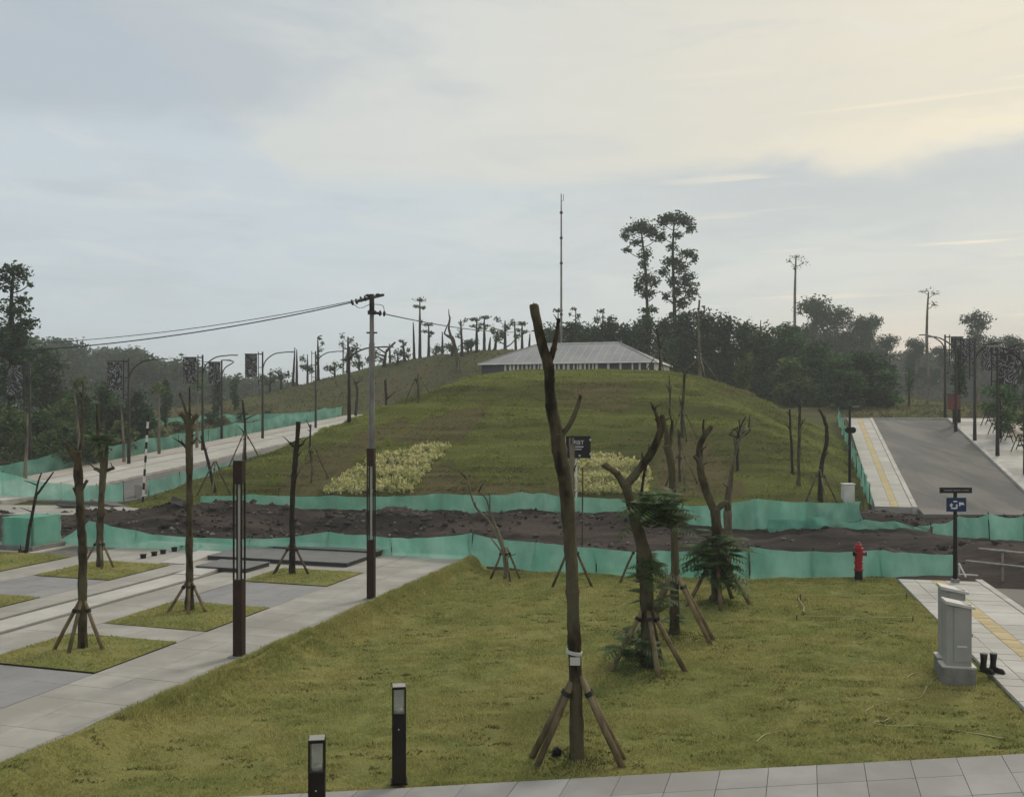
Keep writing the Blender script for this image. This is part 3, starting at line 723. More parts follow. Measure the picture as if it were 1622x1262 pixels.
x, y = x[k], y[k]; r = rng.lognormal(-2.9, 0.55, len(x)).clip(0.02, 0.28)
tag(link('soil_clods', clods('soil_clods', x, y, soil_h(x, y) + r * 0.2, r), 'clod'), 'dark clods of earth and stones strewn along the trench', 'clods', kind='stuff')
n = 420; x = rng.uniform(-17, 14, n); y = rng.uniform(27, 40.5, n); k = (y > yfence(x) + 0.6) & (fbm(x, y, 0.45, 2, 71) + 0.7 * np.exp(-((x + 10) / 4.5) ** 2) > 0.12); x, y = x[k], y[k]; r = rng.uniform(0.025, 0.10, len(x))
tag(link('pale_stones', clods('pale_stones', x, y, soil_h(x, y) + r * 0.3, r), 'cabinet_base'), 'pale stones and bits of rubble lying on the dark trench soil', 'stones', kind='stuff')

# ------------------------------------------------------------------ things
def thing(name, loc, label, cat, group=None):
    return tag(empty(name, Vector(loc)), label, cat, group)
def part(root, name, mat, mb, parent=None, smooth=False, bevel=0.0):
    """mesh drawn in world coordinates, stored relative to its thing"""
    L = Vector(root.location); mb.v = [Vector(q) - L for q in mb.v]
    return mb.build(name, mat, parent or root, smooth, bevel)
def part_me(root, name, mat, me, parent=None): return link(name, me, mat, parent or root)
def copy_tree(o, parent=None):
    c = o.copy(); COL.objects.link(c)
    if parent: c.parent = parent
    for ch in list(o.children): copy_tree(ch, c)
    return c
ORD = ['first', 'second', 'third', 'fourth', 'fifth', 'sixth', 'seventh', 'eighth', 'ninth', 'tenth', 'eleventh', 'twelfth', 'thirteenth', 'fourteenth', 'fifteenth',
       'sixteenth', 'seventeenth', 'eighteenth', 'nineteenth', 'twentieth', 'twenty-first', 'twenty-second', 'twenty-third', 'twenty-fourth', 'twenty-fifth', 'twenty-sixth',
       'twenty-seventh', 'twenty-eighth', 'twenty-ninth', 'thirtieth', 'thirty-first', 'thirty-second', 'thirty-third', 'thirty-fourth', 'thirty-fifth', 'thirty-sixth']

def catmull(pts, rad, k=5):
    pts = [Vector(p) for p in pts]; o = []; r = []
    for i in range(len(pts) - 1):
        a, b, c, d = pts[max(i - 1, 0)], pts[i], pts[i + 1], pts[min(i + 2, len(pts) - 1)]
        for j in range(k):
            t = j / k
            o.append(0.5 * ((2 * b) + (c - a) * t + (2 * a - 5 * b + 4 * c - d) * t * t + (3 * b - a - 3 * c + d) * t ** 3))
            r.append(rad[i] * (1 - t) + rad[i + 1] * t)
    o.append(pts[-1]); r.append(rad[-1]); return o, r

# ---- leaves
def leaf_cloud(clumps, size, n_per, flat=0.55, shell=0.5, droop=0.0):
    """clumps: (x,y,z,rx,rz[,ry]); rhombic leaves scattered through each clump, denser towards its skin"""
    V = []
    for c in clumps:
        x, y, z, rx, rz = c[:5]; ry = c[5] if len(c) > 5 else rx
        n = max(16, int(2.3 * n_per * (rx * ry * rz) ** (2 / 3.0)))
        d = rng.normal(0, 1, (n, 3)); d /= np.linalg.norm(d, axis=1)[:, None]
        r = rng.uniform(0, 1, n) ** shell
        r *= 1 + 0.28 * np.sin(d[:, 0] * 5.1 + x * 3) * np.cos(d[:, 1] * 4.3 + z * 2) + 0.16 * np.sin(d[:, 2] * 7 + d[:, 0] * 6 + y)
        p = d * r[:, None] * np.array([rx, ry, rz]) + np.array([x, y, z])
        keep = (fbm(p[:, 0] * 1.0 + p[:, 1] * 0.7, p[:, 2], 1.3 / max(rx, .3), 2, x) > -0.35) | (rng.uniform(0, 1, n) < 0.3)
        p = p[keep]; n = len(p)
        s = size * rng.uniform(0.55, 1.3, n)
        a = rng.normal(0, 1, (n, 3)); a[:, 2] *= flat; a[:, 2] -= droop; a /= np.linalg.norm(a, axis=1)[:, None]
        b = np.cross(a, rng.normal(0, 1, (n, 3))); b /= np.linalg.norm(b, axis=1)[:, None]
        V.append(np.stack([p - a * s[:, None] * .5, p + b * s[:, None] * .27, p + a * s[:, None] * .5, p - b * s[:, None] * .27], 1).reshape(-1, 3))
    return np.concatenate(V)
def leaf_mesh(name, V): return np_mesh(name, V, np.arange(len(V)).reshape(-1, 4))

def build_tree(name, label, cat, base, trunk, clumps, leafmat, size, n_per, bark='bark_dark', group=None, branches=True, shell=0.5, extra=None, droop=0.0, flat=0.55):
    """trunk: list of (point, radius) in local metres; clumps local"""
    r = thing(name, base, label, cat, group)
    pts, rad = catmull([p for p, _ in trunk], [q for _, q in trunk], 4)
    tm = MB().tube(pts, rad, 7, 0.15, random.random() * 9)
    t = link('trunk', tm.mesh('trunk', True), bark, r)
    if branches and clumps:
        mb = MB()
        for c in clumps:
            cz = c[2]; k = max(range(len(pts)), key=lambda i: -abs(pts[i].z - (cz - 0.6 * c[4] - 0.35 * (abs(c[0] - pts[i].x) + abs(c[1] - pts[i].y)))))
            s0 = pts[k]; e = Vector(c[:3]); m_ = (s0 + e) / 2 + Vector((0, 0, -0.1 * (e - s0).length))
            b, br = catmull([s0, m_, e], [rad[k] * 0.5, rad[k] * 0.35, rad[k] * 0.15 + 0.01], 3); mb.tube(b, br, 5)
        link('branches', mb.mesh('branches', True), bark, r)['kind'] = 'stuff'
    if clumps: link('crown', leaf_mesh('crown', leaf_cloud(clumps, size, n_per, flat, shell, droop)), leafmat, r)
    return r

# ---- pruned, propped transplants
def sprout_fronds(root, centre, n, ln, parent=None, spread=1.0, up=0.3):
    """feathery compound leaves springing from a point"""
    V = []
    for _ in range(n):
        th = random.uniform(0, 6.283); e = random.uniform(-0.25, 0.9) * spread + up
        d = Vector((math.cos(th), math.sin(th), 0)); L = ln * random.uniform(0.6, 1.15); o = Vector(centre) + Vector((random.gauss(0, .03), random.gauss(0, .03), random.gauss(0, .12)))
        m = 11; prev = o
        for i in range(1, m + 1):
            f = i / m
            p = o + d * (L * f * math.cos(e * (1 - 0.5 * f))) + Vector((0, 0, L * (math.sin(e) * f - 0.55 * f * f)))
            t = (p - prev).normalized(); sd_ = t.cross(Vector((0, 0, 1))); sd_ = sd_.normalized() if sd_.length > 1e-3 else Vector((1, 0, 0))
            ll = ln * 0.34 * math.sin(math.pi * (0.12 + 0.85 * f)) + 0.02; w_ = 0.017 * ln / 0.6
            for sgn in (-1, 1):
                q = p + sd_ * sgn * ll + t * ll * 0.45 + Vector((0, 0, -0.25 * ll))
                V += [p - t * w_, p * .5 + q * .5 + t * w_ * 1.4 - Vector((0, 0, 0)), q, p * .5 + q * .5 - t * w_ * 1.4]
            prev = p
    L0 = Vector(root.location); A = np.array([tuple(Vector(v) - L0) for v in V])
    return link('foliage', leaf_mesh('foliage', A), 'leaf_fern', parent or root)

def props(root, base, angles, spread, h, r=0.035, mat='bamboo', zf=None):
    """stakes leaning on the trunk, each with a black tie"""
    for a in angles:
        fx, fy = base.x + spread * math.cos(a), base.y + spread * math.sin(a)
        fz = ground_z(fx, fy) - 0.05
        top = Vector((base.x + 0.09 * math.cos(a), base.y + 0.09 * math.sin(a), base.z + h)); foot = Vector((fx, fy, fz))
        top = top + (top - foot).normalized() * 0.12
        mid = (top + foot) / 2 + Vector((random.gauss(0, .01), random.gauss(0, .01), 0))
        p = part(root, 'support_stake', mat, MB().tube([foot, mid, top], [r * 1.05, r, r * 0.92], 7, 0.12, random.random() * 9), smooth=True)
        q = foot.lerp(top, 0.8); d = (top - foot).normalized()
        part(root, 'tie', 'tie_black', MB().tube([q - d * 0.03, q + d * 0.03], r * 1.35, 7), parent=p)

def pruned(name, label, px, py, branches, stakes=None, bark='bark_brown', fronds=(), band=False, depth=None, group='pruned transplanted trees held up by stakes', cat='tree', jit=0.06, fr=None, sides=12, shoots=6):
    """branches: lists of (px, py, radius in photo pixels); the first is the trunk"""
    b = AT(px, depth) if depth else T(px, py)
    Y = b.y; shoots = shoots if Y < 30 else 2; r = thing(name, b, label, cat, group)
    objs = []
    for i, br in enumerate(branches):
        dy = 0.0; pts = []; rad = []
        for j, (x_, y_, q) in enumerate(br):
            pnt = P(x_, y_, Y)
            if i == 0 and j == 0: pnt = Vector((b.x, b.y, b.z - 0.08))
            elif i > 0: dy += random.uniform(-jit, jit) * 1.2 if j else 0
            pts.append(pnt + Vector((0, dy, 0))); rad.append(q * (0.84 if px < 520 else 0.9) / F * Y)
        k, kr = catmull(pts, rad, 10)
        if i == 0:
            for q_ in range(6): kr[q_] *= 1 + 0.45 * (1 - q_ / 6) ** 2
        for _ in range(3 + 4 * (i == 0)):
            kq = random.randrange(2, len(kr) - 1); kr[kq] *= random.uniform(1.05, 1.15); kr[kq - 1] *= random.uniform(1.0, 1.08)
        o = part(r, 'trunk' if i == 0 else 'branch', bark, MB().tube(k, kr, sides, 0.26, px * 0.01 + i), parent=None if i == 0 else objs[0], smooth=True)
        objs.append(o)
        if kr[-1] * F / Y > 3.0:
            d = (k[-1] - k[-2]).normalized()
            part(r, 'cut_end', 'cut_wood', MB().tube([k[-1] - d * 0.01, k[-1] + d * 0.012], kr[-1] * 0.93, sides), parent=objs[0])
    if stakes: props(r, b, *stakes)
    if shoots:
        for _ in range(shoots):
            br = random.choice(branches); (xa, ya, qa), (xb, yb, qb) = random.choice(list(zip(br[len(br) // 2 - 1:-1], br[len(br) // 2:]))); f = random.random()
            s0 = P(xa + (xb - xa) * f, ya + (yb - ya) * f, Y); L = random.uniform(8, 24) / F * Y; d = Vector((random.uniform(-1, 1), random.uniform(-.8, .3), random.uniform(.3, 1.3))).normalized()
            e = s0 + d * L; part(r, 'twig', 'bark_dark', MB().tube([s0, s0.lerp(e, .5) + Vector((random.gauss(0, .02), 0, 0.02)), e], [1.3 / F * Y, 0.9 / F * Y, 0.4 / F * Y], 4), parent=objs[0])
    for (fx, fy, n, ln) in fronds: sprout_fronds(r, P(fx, fy, Y), n, ln)
    if band:
        z = b.z + 1.05
        part(r, 'tie', 'paper', MB().tube([P(909, 1035, Y), P(910, 1030, Y)], 0.108, 12))
        part(r, 'name_tag', 'paper', MB().box(P(911, 1047, Y - 0.13), (0.13, 0.012, 0.10)))
    return r

R_ = math.radians
# four big trees on the lawn
pruned('pruned_tree', 'tall forked bare tree with thick stakes in the middle foreground of the lawn', 915, 1203,
       [[(915, 1203, 13), (912, 1120, 11.5), (910, 1040, 11), (908, 960, 10.5), (904, 880, 10.5), (896, 780, 11.5), (887, 715, 12.5), (884, 688, 12)],
        [(886, 700, 12), (873, 640, 9.5), (869, 590, 9), (866, 572, 9.5), (858, 545, 9.5), (851, 515, 8.5), (845, 484, 7.5)],
        [(868, 578, 7), (877, 552, 5), (882, 525, 4), (885, 506, 3.4)], [(888, 690, 6), (902, 672, 4.5), (913, 650, 4), (920, 628, 3.5)]],
       ([R_(205), R_(168), R_(-25), R_(8)], 0.62, 0.98, 0.043), band=True)
pruned('pruned_tree', 'leaning forked tree with leafy tuft at mid trunk on the lawn', 1025, 1058,
       [[(1025, 1058, 12), (1025, 1000, 11), (1024, 930, 12), (1020, 880, 11.5), (1008, 830, 9.5), (997, 790, 8.5), (990, 766, 9)],
        [(990, 770, 8), (978, 752, 6), (968, 744, 5), (957, 736, 5.5)], [(990, 770, 7.5), (1012, 745, 6.5), (1034, 712, 6.5), (1046, 680, 6.5), (1050, 658, 4.5)], [(1044, 678, 4), (1041, 660, 3), (1034, 643, 2.4)]],
       ([R_(195), R_(-82), R_(-12), R_(60)], 0.68, 0.98, 0.045), fronds=[(1034, 812, 30, 0.85), (1056, 830, 14, 0.7), (1062, 800, 8, 0.6), (1030, 900, 18, 0.55), (1036, 940, 14, 0.5), (1003, 1030, 22, 0.65)])
pruned('pruned_tree', 'slim straight tree behind the leaning tree on the lawn', 1068, 1003,
       [[(1068, 1003, 8.5), (1069, 940, 7.5), (1069, 880, 7), (1066, 800, 6.5), (1064, 740, 6), (1056, 705, 7)], [(1058, 710, 6), (1054, 680, 3.5), (1049, 660, 3)], [(1060, 712, 4), (1064, 685, 3), (1065, 665, 2.4)]],
       ([R_(210), R_(-35), R_(-10), R_(150)], 0.78, 1.08, 0.045), bark='bark_brown', fronds=[(1068, 985, 12, 0.3)])
pruned('pruned_tree', 'crooked tree above a tuft of dark fronds at the right of the lawn', 1135, 950,
       [[(1135, 950, 9), (1135, 890, 8.5), (1134, 830, 8.5), (1133, 806, 9)], [(1132, 808, 7.5), (1118, 775, 7), (1110, 745, 6.5), (1109, 710, 5.5), (1116, 690, 4.5), (1128, 676, 4)],
        [(1110, 740, 4), (1104, 728, 3.2), (1098, 722, 3)], [(1136, 806, 6), (1150, 796, 5), (1154, 808, 5)], [(1115, 692, 2.5), (1114, 676, 2), (1114, 664, 1.5)]],
       ([R_(200), R_(-95), R_(-18), R_(50)], 0.80, 1.05, 0.045), fronds=[(1135, 882, 44, 0.92), (1137, 905, 24, 0.8), (1136, 860, 14, 0.7)])
pruned('pruned_tree', 'upright pale trunk standing beside the crooked tree with dark fronds', 1153, 922,
       [[(1153, 922, 6.5), (1153, 860, 7), (1153, 800, 6.5), (1156, 770, 5), (1160, 740, 3), (1166, 715, 2.6)], [(1164, 720, 2.4), (1172, 692, 2), (1180, 668, 1.2)], [(1166, 710, 2), (1162, 690, 1.5), (1158, 680, 1)], [(1166, 700, 2), (1180, 685, 1.6), (1190, 672, 1)]], None, bark='bark_pale')
pruned('pruned_tree', 'thin twiggy shrub tree with three stakes near the end of the path', 800, 917,
       [[(800, 917, 3), (800, 890, 3), (795, 860, 3), (786, 835, 2.6)], [(795, 865, 2.4), (775, 825, 2), (752, 800, 1.8), (738, 750, 1.2)], [(790, 845, 2.2), (778, 815, 1.7), (770, 790, 1.3), (757, 778, 1)], [(798, 880, 2), (786, 862, 1.5), (776, 850, 1)]],
       ([R_(170), R_(-70), R_(-10)], 0.42, 0.75, 0.03), bark='bark_pale')
pruned('pruned_tree', 'slim dead trunk with stakes right behind the tall forked tree', 906, 929,
       [[(906, 929, 5), (906, 860, 4.8), (906, 780, 4.6), (906, 725, 4.4), (905, 694, 4.4)]], ([R_(185), R_(-80), R_(-8)], 0.52, 0.95, 0.034), bark='bark_pale')
pruned('pruned_tree', 'dark young trunk with one stake behind the leaning tree by the net', 1011, 922,
       [[(1011, 922, 3.5), (1011, 880, 3.4), (1012, 830, 3), (1016, 780, 2.6), (1022, 742, 2.2)], [(1022, 745, 2), (1018, 728, 1.5), (1017, 716, 1.2)], [(1022, 745, 2), (1026, 728, 1.5), (1029, 718, 1.2)]], ([R_(188)], 0.5, 0.85, 0.03), bark='bark_dark')
# trees in the plaza beds
pruned('pruned_tree', 'rough barked tree with hanging dry vines in the nearest plaza bed', 131, 1030,
       [[(131, 1030, 8.5), (131, 960, 8), (131, 880, 7.5), (127, 800, 7), (124, 750, 7), (124, 715, 6.5)], [(122, 728, 6), (113, 716, 5), (107, 703, 3)], [(126, 780, 4), (134, 768, 3), (138, 760, 2.4)], [(125, 790, 4), (118, 778, 3), (115, 772, 2.4)], [(126, 716, 3), (129, 680, 2.2), (132, 640, 1.6), (134, 605, 1)]],
       ([R_(205), R_(-95), R_(-20)], 0.52, 0.82, 0.035))
pruned('pruned_tree', 'knob topped tree with dark bark in the second plaza bed', 300, 971,
       [[(300, 971, 7.5), (300, 900, 6.5), (300, 830, 6.3), (300, 760, 6), (300, 700, 6.5), (300, 668, 7)], [(298, 672, 6), (293, 660, 5.5), (288, 655, 5)], [(301, 672, 5.5), (309, 662, 4), (316, 656, 4)], [(299, 666, 3), (293, 645, 2.2), (285, 622, 1.8)], [(300, 666, 2.6), (301, 640, 1.6), (300, 612, 1)], [(298, 712, 3), (288, 702, 2), (281, 698, 1.5)], [(302, 705, 3), (309, 698, 2), (312, 693, 1.5)]],
       ([R_(205), R_(-75), R_(-25)], 0.50, 0.62, 0.032))
pruned('pruned_tree', 'short armed tree with leafy sprout top in the farthest left plaza bed', 158, 901,
       [[(156, 901, 6), (158, 850, 6), (160, 800, 6), (163, 760, 6), (164, 742, 6.5)], [(163, 748, 4.5), (156, 743, 3.5), (151, 742, 3)], [(166, 746, 4), (173, 743, 3), (179, 741, 3)], [(163, 744, 4.5), (161, 715, 3.5), (158, 690, 2.6), (157, 640, 1.6)], [(166, 742, 4), (169, 720, 3.5), (170, 705, 2.4)]],
       ([R_(190), R_(-60), R_(-15)], 0.5, 0.75, 0.03), fronds=[(158, 695, 14, 0.6), (166, 700, 10, 0.5)])
pruned('pruned_tree', 'slender dark tree with a cut top in the plaza bed beside the black steps', 463, 911,
       [[(463, 911, 5.5), (463, 860, 5), (463, 790, 4.6), (467, 740, 4.4), (470, 706, 4.6), (473, 668, 4.2)], [(468, 708, 3.2), (462, 704, 2.4), (458, 701, 1.8)], [(470, 707, 3.2), (476, 705, 2.4), (481, 703, 1.8)]],
       ([R_(195), R_(165), R_(-20)], 0.55, 0.75, 0.032), bark='bark_dark')
pruned('dead_sapling', 'thin forked dead sapling leaning by the net wrapped box', 41, 876,
       [[(41, 876, 3), (46, 840, 2.8), (52, 810, 2.6), (58, 780, 2.4)], [(57, 785, 2.2), (70, 768, 1.8), (86, 747, 1.2)], [(56, 788, 2), (60, 765, 1.5), (67, 748, 1)], [(41, 872, 2.5), (30, 876, 2), (16, 882, 1.5)]], None, bark='bark_dark', cat='sapling', group=None)

# ---- green nets
def net(name, label, pts, posts=True, sag=0.06, wrinkle=0.085, seg=14, cat='net fence', group='green construction nets', post_mat='pole_dark', extra=0.06):
    """pts: (x, y, z bottom, z top) at each post"""
    b = pts[0]; r = thing(name, (b[0], b[1], b[2]), label, cat, group)
    rows = 7; V = []; idx = 0; nn = 0; sd = random.random() * 50
    for i in range(len(pts) - 1):
        p, q = pts[i], pts[i + 1]; L = math.hypot(q[0] - p[0], q[1] - p[1]); m = max(4, int(L / 0.28)); nx, ny = -(q[1] - p[1]) / max(L, .01), (q[0] - p[0]) / max(L, .01)
        for a in range(m + (1 if i == len(pts) - 2 else 0)):
            f = a / m
            for k in range(rows + 1):
                g = k / rows; x = p[0] + (q[0] - p[0]) * f; y = p[1] + (q[1] - p[1]) * f
                z0 = p[2] + (q[2] - p[2]) * f; z1 = p[3] + (q[3] - p[3]) * f - sag * math.sin(math.pi * f) * (1 + 0.5 * math.sin(sd + i * 3))
                w1 = wrinkle * float(fbm(x * 1.0 + y, z0 + g * 0.8, 1.4, 3, sd)) * (0.4 + 1.2 * (1 - g)) + 0.5 * wrinkle * math.sin(9 * f + 4 * g + i * 2 + sd) + 0.35 * wrinkle * float(fbm(x * 3 + y * 3 + g * 0.6, 0.5, 1.6, 2, sd + 9)) * (1.2 - g)
                z = z0 + (z1 - z0) * g + (0.055 * float(fbm(x * 2 + y, 0.3, 1.1, 3, sd + 4)) if k in (0, rows) else 0)
                V.append((x + nx * w1, y + ny * w1, z))
            nn += 1
    A = np.array(V); A -= np.array(tuple(r.location)); w_ = rows + 1
    i, j = np.meshgrid(np.arange(rows), np.arange(nn - 1)); a = (j * w_ + i).ravel()
    link('net', np_mesh('net', A, np.stack([a, a + w_, a + w_ + 1, a + 1], 1), True), 'net', r)
    if posts:
        for p in pts:
            t = Vector((random.gauss(0, .03), 0.03 + random.gauss(0, .03), 0))
            part(r, 'post', post_mat, MB().tube([Vector((p[0], p[1] + 0.10, p[2] - 0.1)), Vector((p[0], p[1] + 0.08, p[3] + extra)) + t], 0.018, 6))
    return r
def npx(lst, hgt=None, lift=0.0):
    """(px, py of the foot, py of the top) -> net points standing on the ground"""
    o = []
    for (x_, yb, yt) in lst:
        b = T(x_, yb); zt = CH - (yt - HY) / F * b.y; o.append((b.x, b.y, b.z - 0.02 + lift, max(zt, b.z + 0.3)))
    return o
def nfl(lst, off=0.0):
    """near fence: (px, top row) along the yfence line"""
    o = []
    for (x_, yt) in lst:
        Y = 27.0
        for _ in range(20): Y = float(yfence((x_ - CX) / F * Y)) + off
        b = AT(x_, Y); o.append((b.x, Y, -0.1, CH - (yt - HY) / F * Y))
    return o
net('net_fence', 'green net along the plaza edge from the wrapped box to the black steps', nfl([(84, 862), (142, 824), (215, 840), (300, 850), (395, 852)]), sag=0.03)
net('net_fence', 'green net behind the black steps up to the path end', nfl([(396, 852), (518, 842), (620, 850), (748, 843)]), sag=0.05)
net('net_fence', 'long green net behind the lawn trees between path end and the twin trunks', nfl([(750, 846), (850, 858), (945, 868), (1060, 873), (1186, 870)]), sag=0.04)
net('net_fence', 'green net behind the red hydrant', nfl([(1188, 867), (1290, 872), (1400, 871), (1512, 878)]), sag=0.04)
# far net along the foot of the mound
def ffl(lst, Y=40.6):
    o = []
    for (x_, yb, yt) in lst: x = (x_ - CX) / F * Y; o.append((x, Y, CH - (yb - HY) / F * Y, CH - (yt - HY) / F * Y))
    return o
net('net_fence', 'green net at the foot of the mound below the left yellow shrub bed', ffl([(318, 797, 786), (395, 800, 782), (440, 806, 784), (520, 806, 785), (590, 808, 786), (700, 813, 781), (775, 812, 784)]), sag=0.04)
net('net_fence', 'green net at the foot of the mound behind the tall forked tree', ffl([(777, 812, 783), (826, 813, 779), (862, 813, 781), (920, 812, 787), (1000, 815, 790), (1080, 822, 797)]), sag=0.04)
net('net_fence', 'green net at the right foot of the mound ending by the white cabinet', npx([(1082, 828, 800), (1150, 838, 796), (1200, 838, 789), (1280, 836, 795), (1364, 824, 794)]), sag=0.06, wrinkle=0.12)
net('fallen_net', 'crumpled green net sagging over the dark soil below the white cabinet', npx([(1215, 842, 822), (1300, 838, 818), (1370, 837, 822), (1420, 838, 826), (1475, 841, 832)]), posts=False, sag=0.12, wrinkle=0.2, cat='net')
net('net_fence', 'pale green net across the broken road end on the right', npx([(1478, 845, 829), (1520, 850, 818), (1570, 856, 814), (1625, 858, 816), (1680, 858, 816)]), sag=0.1, wrinkle=0.12)
# nets along the left road
net('net_fence', 'pale green net across the left road beside the broken tarmac', npx([(-30, 785, 746), (3, 790, 747), (95, 793, 766), (150, 795, 768), (195, 795, 763)]), sag=0.06)
net('net_fence', 'green net climbing beside the left road along the mound', [(XA(y) + 0.4, y, float(zl(XA(y), y)) - 0.02, float(zl(XA(y), y)) + 0.95) for y in (44.8, 47, 49.2, 51.5, 54, 57, 60, 64)], sag=0.04)
cnet = []
for u in np.linspace(uA - 2, uA + 44, 14):
    x, y = uvw(u, vA - 12.0); z = float(zl(x, y)); cnet.append((x, y, z, z + 1.05 + 0.1 * math.sin(u)))
net('net_fence', 'dark green net between the left pavement and the forest', cnet, sag=0.1, wrinkle=0.1)
net('net_fence', 'distant green net on the slope beyond the left forest', npx([(232, 673, 661), (300, 671, 658), (360, 669, 656), (420, 667, 655), (488, 664, 652)]), sag=0.1)
# nets along the right road
net('net_fence', 'green net climbing between mound and right pavement', [(XR(y) - 0.15, y, float(zr(XR(y), y)) + 0.02, float(zr(XR(y), y)) + 0.95) for y in (41.3, 43.5, 46, 49, 52, 56, 60, 64, 67.5)], sag=0.03)
rn = []
for u in np.linspace(uR + 14, uE, 6):
    x, y = uvw(u, vR + 14.8); z = float(zr(x, y)); rn.append((x, y, z, z + 1.15))
net('net_fence', 'green net beside the barriers at the far right pavement', rn, sag=0.1, wrinkle=0.1)

# net wrapped box on the plaza
bx = uvw(23.85, -23.1); r = thing('wrapped_box', (bx[0], bx[1], 0), 'square box wrapped in bright green net on a stone plinth', 'box')
part(r, 'plinth', 'cabinet_base', MB().box((bx[0], bx[1], 0.05), (1.35, 1.35, 0.22), AXANG), bevel=0.01)
part(r, 'slab', 'concrete_white', MB().box((bx[0], bx[1], -0.01), (1.8, 1.8, 0.06), AXANG))
for sx in (-1, 1):
    for sy in (-1, 1):
        c = Matrix.Rotation(AXANG, 3, 'Z') @ Vector((sx * 0.55, sy * 0.55, 0)); part(r, 'frame_post', 'bamboo', MB().tube([(bx[0] + c.x, bx[1] + c.y, 0.1), (bx[0] + c.x, bx[1] + c.y, 1.0)], 0.025, 6))
V = []; m = 40
for k in range(7):
    for a in range(m):
        th = 4 * a / m; sd_ = int(th); f = th - sd_; cs = [(-.58, -.58), (.58, -.58), (.58, .58), (-.58, .58), (-.58, -.58)]
        px_, py_ = [cs[sd_][i] * (1 - f) + cs[sd_ + 1][i] * f for i in (0, 1)]
        bul = 1 - 0.035 * math.sin(math.pi * f) + 0.015 * math.sin(k * 2 + a)
        c = Matrix.Rotation(AXANG, 3, 'Z') @ Vector((px_ * bul, py_ * bul, 0.16 + 0.86 * k / 6)); V.append(tuple(c))
fcs = [[k * m + a, k * m + (a + 1) % m, (k + 1) * m + (a + 1) % m, (k + 1) * m + a] for k in range(6) for a in range(m)]
link('net', np_mesh('net', np.array(V), np.array(fcs), True), 'net', r)
tp = [Matrix.Rotation(AXANG, 3, 'Z') @ Vector((x_ * .57, y_ * .57, 1.01 - 0.05 * (x_ == 0 and y_ == 0))) for y_ in (-1, 0, 1) for x_ in (-1, 0, 1)]
link('net_top', np_mesh('net_top', np.array([tuple(q) for q in tp]), np.array([[0, 1, 4, 3], [1, 2, 5, 4], [3, 4, 7, 6], [4, 5, 8, 7]]), True), 'net', r)

# ---- bollard lights and totem lights
def bollard(px, Y, label):
    b = Vector(((px - CX) / F * Y, Y, -0.09)); r = thing('bollard_light', b, label, 'bollard light', 'bollard lights along the front paving'); rz = R_(8); w_ = 0.165
    r.rotation_euler = (0, 0, rz)
    MB().box((0, 0, 0.01), (0.20, 0.20, 0.02)).build('base_plate', 'paint_black', r)
    MB().box((0, 0, 0.43), (w_, w_, 0.82)).build('body', 'paint_brown', r, bevel=0.004)
    for sx in (-1, 1):
        for sy in (-1, 1): MB().box((sx * (w_ / 2 - .009), sy * (w_ / 2 - .009), 0.985), (0.018, 0.018, 0.29)).build('corner_post', 'paint_brown', r)
    cp = MB().box((0, 0, 1.145), (w_, w_, 0.03)).build('cap', 'paint_brown', r, bevel=0.003)
    MB().box((0, 0, 1.1625), (w_ - 0.012, w_ - 0.012, 0.005)).build('cap_plate', 'cabinet_grey', cp)
    for d in ((0, -1), (0, 1), (-1, 0), (1, 0)):
        MB().box((d[0] * (w_ / 2 - .012), d[1] * (w_ / 2 - .012), 0.985), (0.004 if d[0] else w_ - 0.04, 0.004 if d[1] else w_ - 0.04, 0.288)).build('pane', 'clear_glass', r)
    lm = MB().lathe([(0.052, 0.842), (0.052, 0.875), (0.03, 0.895)], n=14).build('lamp', 'lamp_glass', r, smooth=True)
    MB().box((0, 0.04, 0.99), (0.10, 0.008, 0.27)).build('reflector', 'white_paint', r)
    MB().lathe([(0.008, 0), (0.008, 0.004)], n=10).build('rivet', 'sign_white', r).matrix_local = Matrix.Translation((-0.005, -w_ / 2 - 0.0005, 0.66)) @ Matrix.Rotation(R_(90), 4, 'X')
    return r
bollard(632, 11.35, 'farther of two brown bollard lights, standing on the lawn edge of the front paving')
bollard(502, 9.55, 'nearer brown bollard light, cut off by the bottom of the view')

def totem(px, py, label):
    b = T(px, py); r = thing('totem_light', b, label, 'totem light', 'totem lights along the path'); r.rotation_euler = (0, 0, AXANG * 0.5); w_ = 0.168; H_ = 3.46
    z1, z2 = 1.36, 3.05
    MB().box((0, 0, z1 / 2), (w_, w_, z1)).build('lower_body', 'paint_rust', r, bevel=0.004)
    MB().box((0, 0, (z2 + H_) / 2), (w_, w_, H_ - z2)).build('top_box', 'paint_rust', r, bevel=0.006)
    for sx in (-1, 1):
        for sy in (-1, 1): MB().box((sx * (w_ / 2 - .013), sy * (w_ / 2 - .013), (z1 + z2) / 2), (0.026, 0.026, z2 - z1)).build('corner_post', 'paint_brown', r)
    MB().box((0, 0, (z1 + z2) / 2), (0.034, 0.034, z2 - z1)).build('light_tube', 'lamp_glass', r)
    MB().box((0, 0, 0.008), (w_ + 0.14, w_ + 0.14, 0.016)).build('base_plate', 'paving_dark', r)
    return r
totem(379, 1039, 'nearer dark brown totem light with open lamp section beside the path')
totem(588, 948, 'farther dark brown totem light in front of the power pole')

